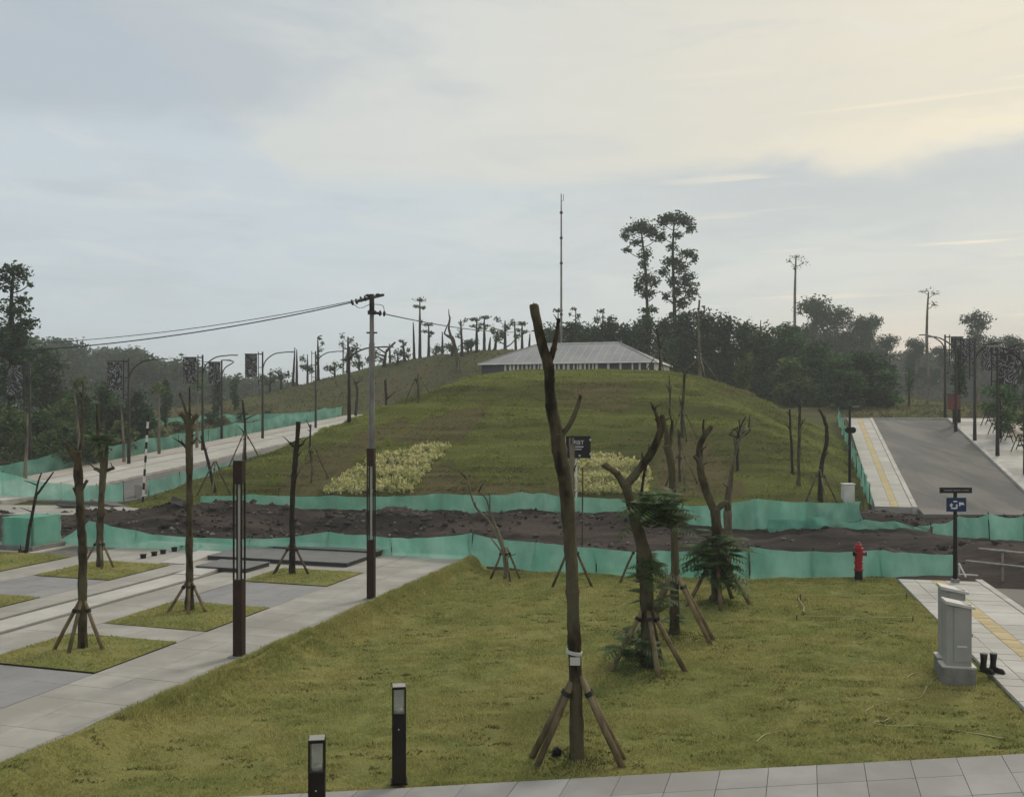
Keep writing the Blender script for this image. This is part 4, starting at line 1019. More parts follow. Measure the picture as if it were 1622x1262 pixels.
# ---- power pole with wires
py_ = 42.5; bp = AT(589, py_); r = thing('power_pole', bp, 'tall grey steel power pole with cross arms behind the farther totem light', 'power pole')
zt = P(589, 466, py_).z
sec = [(589, 815, 5.2), (589, 640, 4.6), (589, 600, 4.4), (589, 598, 5.0), (589, 545, 4.6), (589, 543, 3.8), (589, 495, 3.4), (589, 470, 3.2)]
q = [P(a, b, py_) for a, b, _ in sec]; q[0] = bp + Vector((0, 0, -0.2))
part(r, 'pole', 'pole_grey', MB().tube(q, [c / F * py_ for *_, c in sec], 12), smooth=True)
part(r, 'sleeve', 'pole_dark', MB().tube([P(589, 495, py_), P(589, 466, py_)], [0.12, 0.11], 10), smooth=True)
a1, a2 = P(566, 477, py_ - 1.2), P(607, 467, py_ + 1.6)
part(r, 'cross_arm', 'pole_dark', MB().tube([a1, a2], 0.075, 4))
part(r, 'cross_arm', 'pole_dark', MB().tube([P(585, 494, py_), P(604, 497, py_ - 0.4)], 0.06, 4))
part(r, 'bracket', 'pole_dark', MB().box(P(589, 527, py_), (0.48, 0.09, 0.07)))
part(r, 'clamp', 'pole_dark', MB().tube([P(589, 498, py_), P(589, 492, py_)], 0.19, 10))
def insul(root, c, d, n=2):
    d = Vector(d).normalized()
    for i in range(n):
        m_ = Vector(c) + d * (0.19 * i)
        part(root, 'insulator', 'insulator', MB().tube([m_ - d * .06, m_ - d * .03, m_ + d * .03, m_ + d * .06], [0.05, 0.13, 0.13, 0.05], 9), smooth=True)
wl1, wl2, wr = P(557, 479, py_ - 1.2), P(571, 474, py_ - 0.6), P(612, 498, py_ - 0.4)
insul(r, P(558, 479, py_ - 1.2), (1, 0, 0.22)); insul(r, P(572, 474, py_ - 0.6), (1, 0, 0.22)); insul(r, P(602, 496, py_ - 0.4), (1, 0, -0.1))
insul(r, P(583, 468, py_), (0, 0, 1), 1); insul(r, P(599, 467, py_), (0, 0, 1), 1)
part(r, 'jumper', 'wire', MB().tube(catmull([wl1, P(570, 488, py_ - 1), P(585, 482, py_)], [.015] * 3)[0], 0.015, 5))
part(r, 'jumper', 'wire', MB().tube(catmull([P(592, 482, py_), P(606, 484, py_ - .2), P(609, 494, py_ - .4)], [.015] * 3)[0], 0.015, 5))
def cable(label, a, b, sag, rad):
    n = 30; pts = [Vector(a).lerp(Vector(b), i / n) - Vector((0, 0, sag * 4 * (i / n) * (1 - i / n))) for i in range(n + 1)]
    L = pts[0]; o = thing('power_cable', L, label, 'cable', 'overhead power cables'); part(o, 'wire', 'wire', MB().tube(pts, rad, 5)); return o
cable('lower thick power cable running left from the pole towards the forest', wl1, P(-260, 560, 42), 0.75, 0.026)
cable('upper thin power cable running left from the pole towards the forest', wl2, P(-220, 545, 47), 0.75, 0.017)
p2 = AT(852, 92); rp_ = thing('power_pole', p2, 'far thin pole behind the building, hidden by the forked tree', 'power pole')
part(rp_, 'pole', 'pole_grey', MB().tube([p2 - Vector((0, 0, .2)), Vector((p2.x, p2.y, P(852, 520, 92).z))], [0.12, 0.09], 8), smooth=True)
part(rp_, 'cross_arm', 'pole_dark', MB().box((p2.x, p2.y, P(852, 524, 92).z), (1.2, 0.1, 0.1)))
cable('power cable running right from the pole over the hill', wr, P(851, 524, 92), 0.4, 0.028)

# ---- fire hydrant
b = T(1360, 919); r = thing('fire_hydrant', b, 'red pillar fire hydrant with black foot before the green net', 'hydrant')
r.scale = (1, 1, 1)
MB().lathe([(0.10, -0.08), (0.10, 0.26)], n=14).build('foot', 'paint_black', r, smooth=False)
MB().lathe([(0.125, 0.26), (0.125, 0.30), (0.095, 0.305), (0.095, 0.44), (0.12, 0.445), (0.12, 0.485), (0.10, 0.49), (0.105, 0.80), (0.12, 0.81), (0.12, 0.85), (0.10, 0.86), (0.085, 0.93), (0.04, 0.965), (0.035, 1.0), (0.0, 1.002)], n=16).build('barrel', 'hydrant_red', r, smooth=False)
for a in (0, 120, 240):
    d = Vector((math.cos(R_(a - 20)), math.sin(R_(a - 20)), 0)); n_ = MB().tube([d * 0.08 + Vector((0, 0, .70)), d * 0.17 + Vector((0, 0, .70))], 0.05, 10).build('nozzle', 'hydrant_red', r)
    MB().tube([d * 0.171 + Vector((0, 0, .70)), d * 0.2 + Vector((0, 0, .70))], 0.058, 8).build('cap', 'paint_black', n_)

# ---- two grey service cabinets
def cabinet(x, y, label, h, wd, rz):
    r = thing('service_cabinet', (x, y, float(lawn_z(x, y)) - 0.03), label, 'cabinet', 'grey service cabinets beside the right pavement'); r.rotation_euler = (0, 0, rz); dp = 0.30
    MB().box((0, 0, 0.15), (wd + 0.10, dp + 0.14, 0.34)).build('plinth', 'cabinet_base', r, bevel=0.008)
    MB().box((0, 0, 0.335), (wd + 0.14, dp + 0.06, 0.03)).build('base_frame', 'cabinet_roof', r, bevel=0.004)
    bd = MB().box((0, 0, 0.35 + (h - 0.35) / 2), (wd, dp, h - 0.35)).build('body', 'cabinet_grey', r, bevel=0.006)
    MB().box((0.045, -dp / 2 - 0.007, 0.35 + (h - 0.35) / 2 + 0.01), (wd - 0.14, 0.014, h - 0.47)).build('door', 'cabinet_grey', r, bevel=0.004)
    MB().box((0.045, -dp / 2 - 0.017, 0.35 + (h - 0.35) * 0.32), (0.15, 0.006, 0.025)).build('name_plate', 'sign_white', r)
    MB().box((wd / 2 + 0.012, -0.1, 0.35 + (h - 0.35) * 0.5), (0.024, 0.03, 0.05)).build('latch', 'steel', r)
    mb = MB().prism([(-wd / 2 - .02, -dp / 2 - .05), (wd / 2 + .045, -dp / 2 - .05), (wd / 2 + .045, dp / 2 + .03), (-wd / 2 - .02, dp / 2 + .03)], [h, h - 0.075, h - 0.075, h], [h + 0.055, h - 0.03, h - 0.03, h + 0.055])
    mb.build('roof', 'cabinet_roof', r, bevel=0.005)
    return r
cb = T(1519, 1086)
cabinet(cb.x + 0.06, cb.y + 0.2, 'nearer grey service cabinet with sloping roof on concrete plinth', 1.36, 0.385, R_(-13))
cabinet(cb.x + 0.25, cb.y + 0.80, 'farther grey service cabinet half hidden behind the nearer one', 1.50, 0.375, R_(-13))
# ---- rubber boots on the pavement
bt = p0 + pa * ((T(1568, 1060).y - 14.1) / pa.y); bb = Vector(((1568 - CX) / F * 15.95, 15.95, -0.058))
for i, dx in enumerate((-0.085, 0.085)):
    r = thing('rubber_boot', bb + Vector((dx, 0.01 * i, 0)), ['left', 'right'][i] + ' black rubber boot standing on the pavement by the cabinets', 'boot', 'pair of rubber boots')
    r.rotation_euler = (0, 0, R_(24 + 10 * i))
    MB().tube([(0, 0.03, 0.03), (0, 0.03, 0.09), (0, 0.025, 0.16), (0, 0.02, 0.25), (0, 0.02, 0.315)], [0.05, 0.05, 0.048, 0.056, 0.062], 12).build('shaft', 'rubber', r, smooth=True)
    MB().tube([(0, 0.08, 0.045), (0, 0.03, 0.055), (0, -0.05, 0.05), (0, -0.12, 0.04), (0, -0.165, 0.03)], [0.035, 0.05, 0.047, 0.045, 0.02], 10).build('foot', 'rubber', r, smooth=True)
    MB().box((0, -0.04, 0.008), (0.088, 0.255, 0.02)).build('sole', 'tie_black', r, bevel=0.006)

# ---- sign post at the pavement end
sb = p0 + pa * 10.6 + pb * 1.35; sb.z = -0.06; sc_ = sb.y / F
sx_ = (1513 - CX) * sc_; sb.x = sx_
r = thing('sign_post', sb, 'dark green sign post with blue pictogram board and dark name bar', 'sign post')
Z = lambda py: CH - (py - HY) * sc_ - sb.z
MB().tube([(0, 0, 0), (0, 0, Z(776))], [0.055, 0.045], 12).build('post', 'sign_dark', r, smooth=True)
MB().box((0, 0, 0.04), (0.16, 0.16, 0.12)).build('foot', 'pole_grey', r, bevel=0.01)
MB().box((0, -0.03, Z(776)), (50 * sc_, 0.06, 9 * sc_)).build('name_bar', 'sign_dark', r, bevel=0.005)
for i in range(12): MB().box((-0.30 + i * 0.054, -0.063, Z(776)), (0.036 if i % 4 else 0.02, 0.003, 0.03)).build('letter', 'paving_dark', r)
pn = MB().box((0, -0.06, Z(798.5)), (31 * sc_, 0.025, 22 * sc_)).build('blue_board', 'sign_blue', r, bevel=0.004)
pn['label'] = 'blue board with white pictograms and arrow'
pg = MB(); yb = -0.0745; s_ = sc_
def px_box(x0, y0, x1, y1): pg.box((((x0 + x1) / 2 - 1513) * s_, yb, Z((y0 + y1) / 2)), (abs(x1 - x0) * s_, 0.003, abs(y1 - y0) * s_))
for q in ((1504, 797, 1506, 805), (1504, 803, 1513, 805.5), (1512, 798, 1514.5, 805), (1508, 792.5, 1514, 794.5), (1502.5, 798, 1504, 801), (1517, 794.5, 1519, 801), (1519, 795, 1524, 797), (1519, 797, 1525, 799)): px_box(*q)
pg.poly([((1502 - 1513) * s_, yb, Z(799.5)), ((1505 - 1513) * s_, yb, Z(796)), ((1508 - 1513) * s_, yb, Z(799.5))])
pg.build('pictogram', 'sign_white', pn)

# ---- small black information board at the mound foot
Yb = 40.9; ib = AT(915, Yb); r = thing('information_board', ib, 'small black board with white lettering behind the forked tree', 'sign board')
bd = part(r, 'board', 'sign_black', MB().box(P(916, 708, Yb), (39 * Yb / F, 0.05, 35 * Yb / F)), bevel=0.01)
for x_ in (895, 913): part(r, 'leg', 'white_paint', MB().tube([Vector((P(x_, 700, Yb).x, Yb + 0.05, ib.z - 0.2)), P(x_, 694, Yb) + Vector((0, 0.05, 0))], 0.045, 8))
for (x_, y_) in ((935, 696.5), (935, 719), (918, 721.5)): part(r, 'bolt', 'sign_white', MB().box(P(x_, y_, Yb - 0.035), (0.075, 0.02, 0.075)))
def text(root, body, size, loc, parent, mat='sign_white', ext=0.004):
    cu = bpy.data.curves.new('lettering', 'FONT'); cu.body = body; cu.size = size; cu.extrude = ext; cu.align_x = 'CENTER'
    o = bpy.data.objects.new('lettering', cu); COL.objects.link(o); dg = bpy.context.evaluated_depsgraph_get()
    me = bpy.data.meshes.new_from_object(o.evaluated_get(dg)); bpy.data.objects.remove(o)
    me.materials.clear(); me.materials.append(MATS[mat]); q = bpy.data.objects.new('lettering', me); COL.objects.link(q); q.parent = parent
    q.location = Vector(loc) - Vector(root.location); q.rotation_euler = (R_(90), 0, 0); return q
text(r, 'BBT', 0.26, P(917, 704, Yb - 0.035), bd)
part(r, 'text_line', 'sign_white', MB().box(P(917.5, 707.5, Yb - 0.03), (0.36, 0.008, 0.05)), parent=bd)
part(r, 'text_line', 'sign_white', MB().box(P(916, 711.5, Yb - 0.03), (0.28, 0.008, 0.035)), parent=bd)

# ---- lamp post with twin horn box, white cabinet beside it
lb = AT(1346, 43.6); lb.z = float(zr(lb.x, lb.y)) + 0.1; r = thing('lamp_post', lb, 'black lamp post with short arm beside the white cabinet', 'lamp post')
zz = lambda y_: P(0, y_, lb.y).z
part(r, 'pole', 'paint_black', MB().tube([lb - Vector((0, 0, .1)), Vector((lb.x, lb.y, zz(643)))], [0.07, 0.055], 10), smooth=True)
part(r, 'arm', 'paint_black', MB().tube([Vector((lb.x, lb.y, zz(645))), P(1357, 644, lb.y)], 0.03, 6))
part(r, 'lamp_head', 'pole_grey', MB().box(P(1355, 644, lb.y), (0.34, 0.14, 0.06)), bevel=0.01)
for sx in (-1, 1):
    c = P(1346 + sx * 3.4, 681, lb.y); part(r, 'speaker', 'paint_black', MB().tube([c + Vector((-.10, -.1, 0)) * 0 + Vector((0, .1, 0)), c, c + Vector((0, -.14, 0))], [0.10, 0.13, 0.15], 10), smooth=True)
cw = AT(1343, 42.6); cw.z = 0.1; r = thing('white_cabinet', cw, 'low white cabinet at the corner of the green nets', 'cabinet')
MB().box((0, 0, 0.42), (0.48, 0.4, 0.84)).build('body', 'white_paint', r, bevel=0.01)
MB().box((0, 0, 0.86), (0.54, 0.46, 0.04)).build('lid', 'white_paint', r, bevel=0.008)
MB().box((0.02, -0.207, 0.45), (0.38, 0.012, 0.66)).build('door', 'white_paint', r, bevel=0.004)
MB().box((0.0, 0, -0.04), (0.56, 0.48, 0.1)).build('plinth', 'cabinet_base', r)

# ---- metal railing at the right edge of the trench
r = thing('railing', (14.2, 25.6, -0.1), 'rusty grey pipe railing standing at the trench on the right edge', 'railing')
def rp3(px, py, Y): return P(px, py, Y)
for (x_, y0, y1, Y) in ((1588, 870, 922, 25.2), (1650, 875, 925, 24.4)): part(r, 'post', 'steel', MB().tube([rp3(x_, y1, Y), rp3(x_, y0, Y)], 0.03, 8))
part(r, 'rail', 'steel', MB().tube([rp3(1550, 868.5, 25.6), rp3(1680, 882, 24.2)], 0.035, 8))
part(r, 'rail', 'steel', MB().tube([rp3(1530, 888, 25.6), rp3(1680, 904, 24.2)], 0.03, 8))
r = thing('warning_stand', (12.3, 25.6, -0.1), 'small white folding stand leaning on the net beside the sign post', 'stand')
part(r, 'leg', 'white_paint', MB().tube([rp3(1530, 914, 25.0), rp3(1519, 892, 25.2)], 0.022, 6)); part(r, 'leg', 'white_paint', MB().tube([rp3(1520, 912, 25.3), rp3(1519, 892, 25.2)], 0.022, 6)); part(r, 'bar', 'white_paint', MB().tube([rp3(1518, 909, 25.2), rp3(1549, 911, 25.1)], 0.02, 6))

# ---- hoses and strings on the lawn
def hose(label, pix, rad, lift=0.02, nm='garden_hose', cat='hose'):
    pts = []
    for (x_, y_) in pix: q = T(x_, y_); pts.append(q + Vector((0, 0, lift)))
    k, kr = catmull(pts, [rad] * len(pts), 6); r = thing(nm, pts[0], label, cat)
    for q in k: q.z = max(q.z, float(lawn_z(q.x, q.y)) + lift)
    part(r, 'tube', 'hose', MB().tube(k, rad, 6), smooth=True)
hose('pale hose curling over the grass from the grey cabinets', [(1490, 1068), (1470, 1085), (1458, 1104), (1430, 1108), (1400, 1114), (1378, 1122), (1372, 1131), (1398, 1134), (1408, 1138), (1400, 1143), (1382, 1145), (1410, 1150), (1470, 1152), (1530, 1160), (1590, 1170)], 0.010, 0.008)
hose('short pale end of hose in the grass at the left', [(1198, 1176), (1212, 1164), (1240, 1158)], 0.010, 0.008)
hose('thin looped hose beside the cabinet plinth', [(1436, 1074), (1450, 1066), (1470, 1072), (1488, 1064)], 0.009, 0.008)
def string(label, pix, z):
    pts = [T(x_, y_) + Vector((0, 0, z)) for x_, y_ in pix]; r = thing('string_line', pts[0], label, 'string', 'yellow string marking the lawn corner')
    part(r, 'string', 'hose', MB().tube(pts, 0.012, 5))
    for q in (pts[0], pts[-1]): part(r, 'peg', 'bamboo', MB().tube([q - Vector((0, 0, z + 0.08)), q + Vector((0, 0, 0.03))], 0.014, 6))
string('farther yellow string stretched over the lawn before the hydrant', [(1268, 951), (1360, 952), (1436, 949)], 0.12)
string('nearer yellow string stretched over the lawn before the hydrant', [(1262, 982), (1350, 983), (1446, 984)], 0.08)
string('short slanting yellow string joining the two long strings', [(1264, 950), (1274, 966), (1272, 974)], 0.06)
# ---- low plants and stones near the twin tree stakes
sbm = T(880, 1196); o = MB().tube([(0, 0, 0), (0.02, 0, 0.08), (0.05, 0, 0.12)], [0.05, 0.06, 0.035], 7, 0.4, 3).build('spout', 'paint_black', None, loc=sbm - Vector((0, 0, 0.02))); tag(o, 'small dark tap stub in the grass by the forked tree', 'tap')
# broken concrete pieces
for (x_, y_, sz, rx, ry, l) in ((225, 786, (1.0, 0.8, 0.1), 1.0, 0.4, 'tilted dark slab standing against the torn road edge'), (170, 802, (1.6, 0.9, 0.12), 0.15, -0.1, 'flat broken tarmac slab lying at the trench rim'), (285, 800, (0.7, 0.5, 0.25), 0.4, 0.3, 'broken concrete lump in the rubble heap'), (120, 806, (1.2, 0.7, 0.12), -0.2, 0.1, 'broken tarmac plate left of the rubble heap')):
    q = T(x_, y_); mb = MB()
    for z in (0, 1): mb.v += [Vector(((a + random.uniform(-.12, .12)) * sz[0], (b_ + random.uniform(-.12, .12)) * sz[1], (z - 0.5) * sz[2])) for a, b_ in ((-.5, -.5), (.1, -.55), (.5, -.3), (.5, .4), (0, .5), (-.5, .35))]
    mb.f = [[5, 4, 3, 2, 1, 0], [6, 7, 8, 9, 10, 11]] + [[i, (i + 1) % 6, 6 + (i + 1) % 6, 6 + i] for i in range(6)]
    o = mb.build('broken_slab', 'asphalt'); o.location = q + Vector((0, 0, 0.12)); o.rotation_euler = (rx, ry, random.uniform(0, 3)); tag(o, l, 'broken slab', 'broken slabs at the torn road')
# black and white striped pole by the left road
b = T(226, 795); r = thing('striped_pole', b, 'thin black and white striped pole at the end of the left road', 'pole'); zt = P(232, 655, b.y).z; n = 13
for i in range(n):
    f0, f1 = i / n, (i + 1) / n; c = lambda f: Vector((b.x + 0.25 * f, b.y, b.z - 0.05 + (zt - b.z) * f)); part(r, 'stripe', 'paint_black' if i % 2 == 0 else 'white_paint', MB().tube([c(f0), c(f1)], 0.05, 8))
# thin wooden rod by the forked tree
b = AT(922, 26.8); r = tag(MB().tube([b - Vector((0, 0, .05)), P(923, 740, 26.8)], 0.022, 6).build('wooden_rod', 'bamboo'), 'thin pale rod standing in the trench right of the forked tree', 'rod')
# yellow shrub beds on the mound
def shrub_bed(label, outline, seed):
    pts = [T(*q) for q in outline]; n = 9000
    xs_ = np.array([p.x for p in pts]); ys_ = np.array([p.y for p in pts])
    x = rng.uniform(xs_.min(), xs_.max(), n); y = rng.uniform(ys_.min(), ys_.max(), n); ins = np.zeros(n, bool); j = len(pts) - 1
    for i in range(len(pts)):
        c = ((ys_[i] > y) != (ys_[j] > y)) & (x < (xs_[j] - xs_[i]) * (y - ys_[i]) / (ys_[j] - ys_[i] + 1e-9) + xs_[i]); ins ^= c; j = i
    x, y = x[ins], y[ins]; k = min(len(x), 900); x, y = x[:k], y[:k]; z = mound_h(x, y)
    cl = [(x[i], y[i], z[i] + 0.10, random.uniform(.10, .19), random.uniform(.12, .24)) for i in range(k)]
    V = leaf_cloud(cl, 0.16, 190, 1.8, 0.8)
    tag(link('shrub_bed', leaf_mesh('shrub_bed', V), 'leaf_yellow'), label, 'shrubs', kind='stuff')
shrub_bed('wedge shaped bed of pale yellow shrubs on the left of the mound', [(512, 783), (545, 755), (600, 722), (640, 716), (680, 707), (714, 706), (700, 725), (680, 745), (650, 783)], 1)
shrub_bed('bed of pale yellow shrubs on the mound behind the forked tree', [(910, 783), (912, 740), (930, 724), (960, 722), (1000, 732), (1030, 745), (1026, 783)], 2)

# ------------------------------------------------------------------ building on the mound
c0 = Vector((9.9, 66.0, 0)); bw, bdp = 12.7, 7.6; zb, ze, zr_ = 5.5, 7.57, 9.2
bl = Vector((-BX[0], -BX[1], 0)); bk = Vector((AX[0], AX[1], 0))
def BP(s, t, z): q = c0 + bl * s + bk * t; return Vector((q.x, q.y, z))
r = thing('low_building', BP(bw / 2, bdp / 2, zb), 'low grey building with hipped metal roof on top of the mound', 'building')
def bbox(s0, s1, t0, t1, z0, z1): return MB().prism([BP(s1, t0, 0)[:2], BP(s0, t0, 0)[:2], BP(s0, t1, 0)[:2], BP(s1, t1, 0)[:2]], z0, z1)
wl = part(r, 'wall', 'wall_grey', bbox(0.0, bw, 0.0, bdp, zb, ze))
part(r, 'side_wall', 'white_paint', bbox(-0.03, 0.0, -0.01, bdp, zb, ze - 0.002))
s = 0.35
while s < bw - 0.3:
    fr = 1 - s / bw
    wd = random.choice([0.14, 0.17, 0.10]); gap = random.uniform(0.25, 0.40) if s > 3.6 else random.uniform(0.4, 0.9)
    if s > bw - 1.6: break
    part(r, 'wall_strip', 'white_paint', bbox(s, s + wd, -0.035, -0.001, zb, ze - 0.03)); s += gap
for i in range(9): part(r, 'window', 'wall_grey', bbox(0.9 + i * 1.2, 1.7 + i * 1.2, -0.02, -0.002, zb + 0.35, ze - 0.12), bevel=0)
ov = 0.22; ri = 3.2
E_ = [BP(-ov, -ov, ze), BP(bw + ov, -ov, ze), BP(bw + ov, bdp + ov, ze), BP(-ov, bdp + ov, ze)]; K = [BP(ri, bdp / 2, zr_), BP(bw - ri, bdp / 2, zr_)]
mb = MB(); mb.v = E_ + K; mb.f = [[1, 0, 4, 5], [3, 2, 5, 4], [2, 1, 5], [0, 3, 4], [0, 1, 2, 3]]
rf = part(r, 'roof', 'roof_metal', mb)
mb = MB()
for a in range(4): mb.tube([E_[a] - Vector((0, 0, .03)), E_[(a + 1) % 4] - Vector((0, 0, .03))], 0.05, 4)
part(r, 'gutter', 'white_paint', mb, parent=rf)
part(r, 'ridge_cap', 'white_paint', MB().tube([K[0] + Vector((0, 0, .03)), K[1] + Vector((0, 0, .03))], 0.06, 5), parent=rf)
for a, k in ((0, 0), (1, 1), (2, 1), (3, 0)): part(r, 'hip_cap', 'roof_metal', MB().tube([E_[a], K[k] + Vector((0, 0, .02))], 0.05, 5), parent=rf)
for i in range(22):
    f = (i + 0.5) / 22; e = E_[0].lerp(E_[1], f); k = min(1.0, f * (bw + 2 * ov) / (ri + ov), (1 - f) * (bw + 2 * ov) / (ri + ov))
    top = e + (bk * (bdp / 2 + ov) + Vector((0, 0, zr_ - ze))) * k; part(r, 'seam', 'roof_metal', MB().tube([e + Vector((0, 0, .01)), top + Vector((0, 0, .012))], 0.016, 4), parent=rf)

# ------------------------------------------------------------------ slim mast
Ym = 84.0; mbp = AT(889, Ym); r = thing('radio_mast', mbp, 'very tall thin steel mast rising behind the low building', 'mast')
z = lambda y_: P(0, y_, Ym).z; xm = mbp.x
part(r, 'mast_tube', 'pole_grey', MB().tube([mbp - Vector((0, 0, .2)), (xm, Ym, z(498)), (xm, Ym, z(417)), (xm, Ym, z(377)), (xm, Ym, z(337)), (xm, Ym, z(307))], [0.11, 0.10, 0.085, 0.075, 0.065, 0.045], 8), smooth=True)
for y_ in (498, 417, 377, 337): part(r, 'collar', 'pole_dark', MB().tube([(xm, Ym, z(y_ + 1.5)), (xm, Ym, z(y_ - 1.5))], 0.14, 8))
part(r, 'antenna', 'pole_grey', MB().tube([(xm + 0.05, Ym, z(318)), (xm + 0.2, Ym, z(318)), (xm + 0.2, Ym, z(308))], 0.025, 5))

# ------------------------------------------------------------------ street lamps with banners
def street_lamp(label, b, ztop, arm, ban, group, arm_w=2.3, nb=1, two=True):
    """arm/ban: +1 right, -1 left"""
    r = thing('street_lamp', b, label, 'street lamp', group); h = ztop - b.z
    MB().tube([(0, 0, -0.1), (0, 0, 1.2), (0, 0, h)], [0.11, 0.09, 0.06], 8).build('pole', 'pole_dark', r, smooth=True)
    if two:
        MB().tube([(-0.32 * arm, 0, h * 0.62), (-0.32 * arm, 0, h)], 0.035, 6).build('side_rod', 'pole_dark', r)
        for f in (0.66, 0.82, 0.97): MB().box((-0.16 * arm, 0, h * f), (0.36, 0.05, 0.05)).build('rod_clip', 'pole_dark', r)
    a, ar = catmull([(0, 0, h * 0.80), (0.25 * arm, 0, h * 0.90), (0.9 * arm, 0, h * 0.975), (arm_w * 0.85 * arm, 0, h * 0.995)], [.05, .045, .04, .035])
    MB().tube(a, ar, 6).build('arm', 'pole_dark', r, smooth=True)
    MB().box((arm_w * 0.98 * arm, 0, h * 0.997), (0.62, 0.22, 0.08)).build('lamp_head', 'pole_grey', r, bevel=0.02)
    if ban:
        x0 = -0.5 if ban < 0 else 0.12
        bx = ban * (0.86 if two else 0.55)
        q = MB().box((bx, 0, h * 0.84), (0.9, 0.03, h * 0.27)).build('banner', 'banner_print', r)
        MB().tube([(0, 0, h * 0.975), (ban * 1.35, 0, h * 0.975)], 0.025, 6).build('banner_rod', 'pole_dark', r)
    return r
gl = 'street lamps with banners along the left road'
for (x_, yb, yt, lb_, ar) in ((47, 752, 574, 'street lamp with dark banner nearest the left edge', 1), (204, 738, 568, 'street lamp with banner in front of the hazy left forest', 1), (321, 716, 562, 'street lamp with black and white banner above the knobbed plaza tree', 1),
                       (416, 697, 557, 'street lamp with banner left of the slender plaza tree', 1), (500, 680, 556, 'street lamp with speaker box near the top of the left road', 1), (553, 668, 549, 'farthest street lamp on the left road just left of the power pole', 1)):
    b = T(x_, yb); b.z = ground_z(b.x, b.y) + 0.1; street_lamp(lb_, b, P(0, yt, b.y).z, ar, -1 if x_ < 480 else 0, gl, 2.1)
b = T(309, 712); street_lamp('thin banner pole just left of the lamp above the knobbed plaza tree', Vector((b.x, b.y + 6, ground_z(b.x, b.y + 6))), P(0, 570, b.y + 6).z, 1, -1, gl, 0.4, two=False)
gr = 'street lamps with banners along the right road'
for (x_, yb, yt, lb_, ar, bn) in ((1497, 662, 530, 'farthest right road street lamp with arm reaching over the road', -1, 1), (1514, 681, 533, 'street lamp with patterned banner by the red board', -1, 1), (1544, 698, 541, 'street lamp with dark banner right of the red board', 1, 1),
                           (1580, 722, 543, 'street lamp with patterned banner beside the bushy tree', 1, 1), (1624, 752, 548, 'street lamp cut by the right edge of the view', -1, -1)):
    b = None; k = (x_ - CX) / F; s_ = (yb - HY) / F; Y = 42.0
    while Y < 72 and float(zr(k * Y, Y)) + 0.12 < CH - s_ * Y: Y += 0.1
    b = Vector((k * Y, Y, float(zr(k * Y, Y)) + 0.12)); street_lamp(lb_, b, P(0, yt, Y).z, ar, bn, gr, 1.6)
# red board on a post
k = (1511 - CX) / F; Y = 63.5; b = Vector((k * Y, Y, float(zr(k * Y, Y)) + 0.12)); r = thing('red_board', b, 'dark red square board on a brown post by the right road', 'board')
MB().tube([(0, 0, -0.05), (0, 0, 1.9)], 0.09, 8).build('post', 'paint_brown', r); MB().box((-0.05, -0.1, 1.45), (0.85, 0.06, 0.98)).build('board', 'red_board', r, bevel=0.01)
MB().box((-0.05, -0.1, 1.97), (0.93, 0.1, 0.05)).build('frame', 'paint_brown', r)
# barriers on the far right pavement
for i, (x_, Y) in enumerate(((1566, 62), (1578, 58.5), (1598, 55.5), (1616, 52.5))):
    k = (x_ - CX) / F; b = Vector((k * Y, Y, float(zr(k * Y, Y)) + 0.13)); r = thing('barrier', b, ORD[i] + ' trestle barrier from the far end by the right net', 'barrier', 'dark trestle barriers by the right net'); r.rotation_euler = (0, 0, AXANG + 1.2)
    for sx in (-0.6, 0.6):
        for sy in (-1, 1): MB().tube([(sx, sy * 0.35, 0), (sx, 0, 0.95)], 0.03, 5).build('leg', 'pole_dark', r)
    for zz_ in (0.35, 0.62, 0.92): MB().box((0, -0.05, zz_), (1.5, 0.03, 0.10)).build('rail', 'pole_dark', r)

# ------------------------------------------------------------------ trees on the mound and the hill
gm = 'slim transplanted trees on the mound'
def slim(label, px, py, br, stakes=True, bark='bark_brown', fr=(), depth=None, name='slim_tree', sp=0.8):
    return pruned(name, label, px, py, br, ([R_(200), R_(-85), R_(-15)], sp, 1.3, 0.035) if stakes else None, bark, fr, depth=depth, group=gm, sides=6)
slim('slim dark tree with stake on the left mound slope above the nets', 496, 752, [[(496, 752, 2), (492, 720, 2), (491, 700, 2), (492, 672, 1.8)]])
slim('dark leaning pole tree by the left road behind the nearer totem light', 388, 730, [[(388, 730, 3), (388, 700, 2.6), (388, 670, 2.4), (384, 634, 2)]], bark='bark_dark')
slim('leaning bare pole tree where the left road meets the mound', 341, 780, [[(341, 780, 3.2), (333, 745, 3), (324, 710, 2.6), (319, 690, 2.4)]], bark='bark_dark')
slim('curved dark trunk beside the left road top', 563, 660, [[(563, 660, 2.6), (565, 635, 2.4), (566, 620, 2.2), (563, 604, 2)]], False, 'bark_dark')
slim('short dark trunk on the hill right of the power pole', 612, 636, [[(612, 636, 2.2), (611, 620, 2), (610, 602, 2)]], False, 'bark_dark', depth=70)
slim('bare trunk with propped foot on the left shoulder of the mound', 662, 631, [[(662, 631, 2.4), (662, 610, 2.2), (660, 601, 2)]], True)
slim('forked bare tree with stakes left of the low building', 726, 588, [[(726, 588, 3.6), (724, 565, 3.4), (718, 540, 3.4), (714, 533, 3)], [(714, 535, 2.6), (706, 530, 1.8), (703, 528, 1.2)], [(716, 538, 2.6), (711, 520, 2), (713, 502, 1.6)]], True, sp=1.1)
slim('tall bare trunk with stakes right of the low building', 1109, 603, [[(1109, 603, 3), (1108, 570, 2.6), (1107, 530, 2.2), (1106, 505, 1.8), (1108, 475, 1.5)]], True, 'bark_pale', depth=62, sp=1.3)
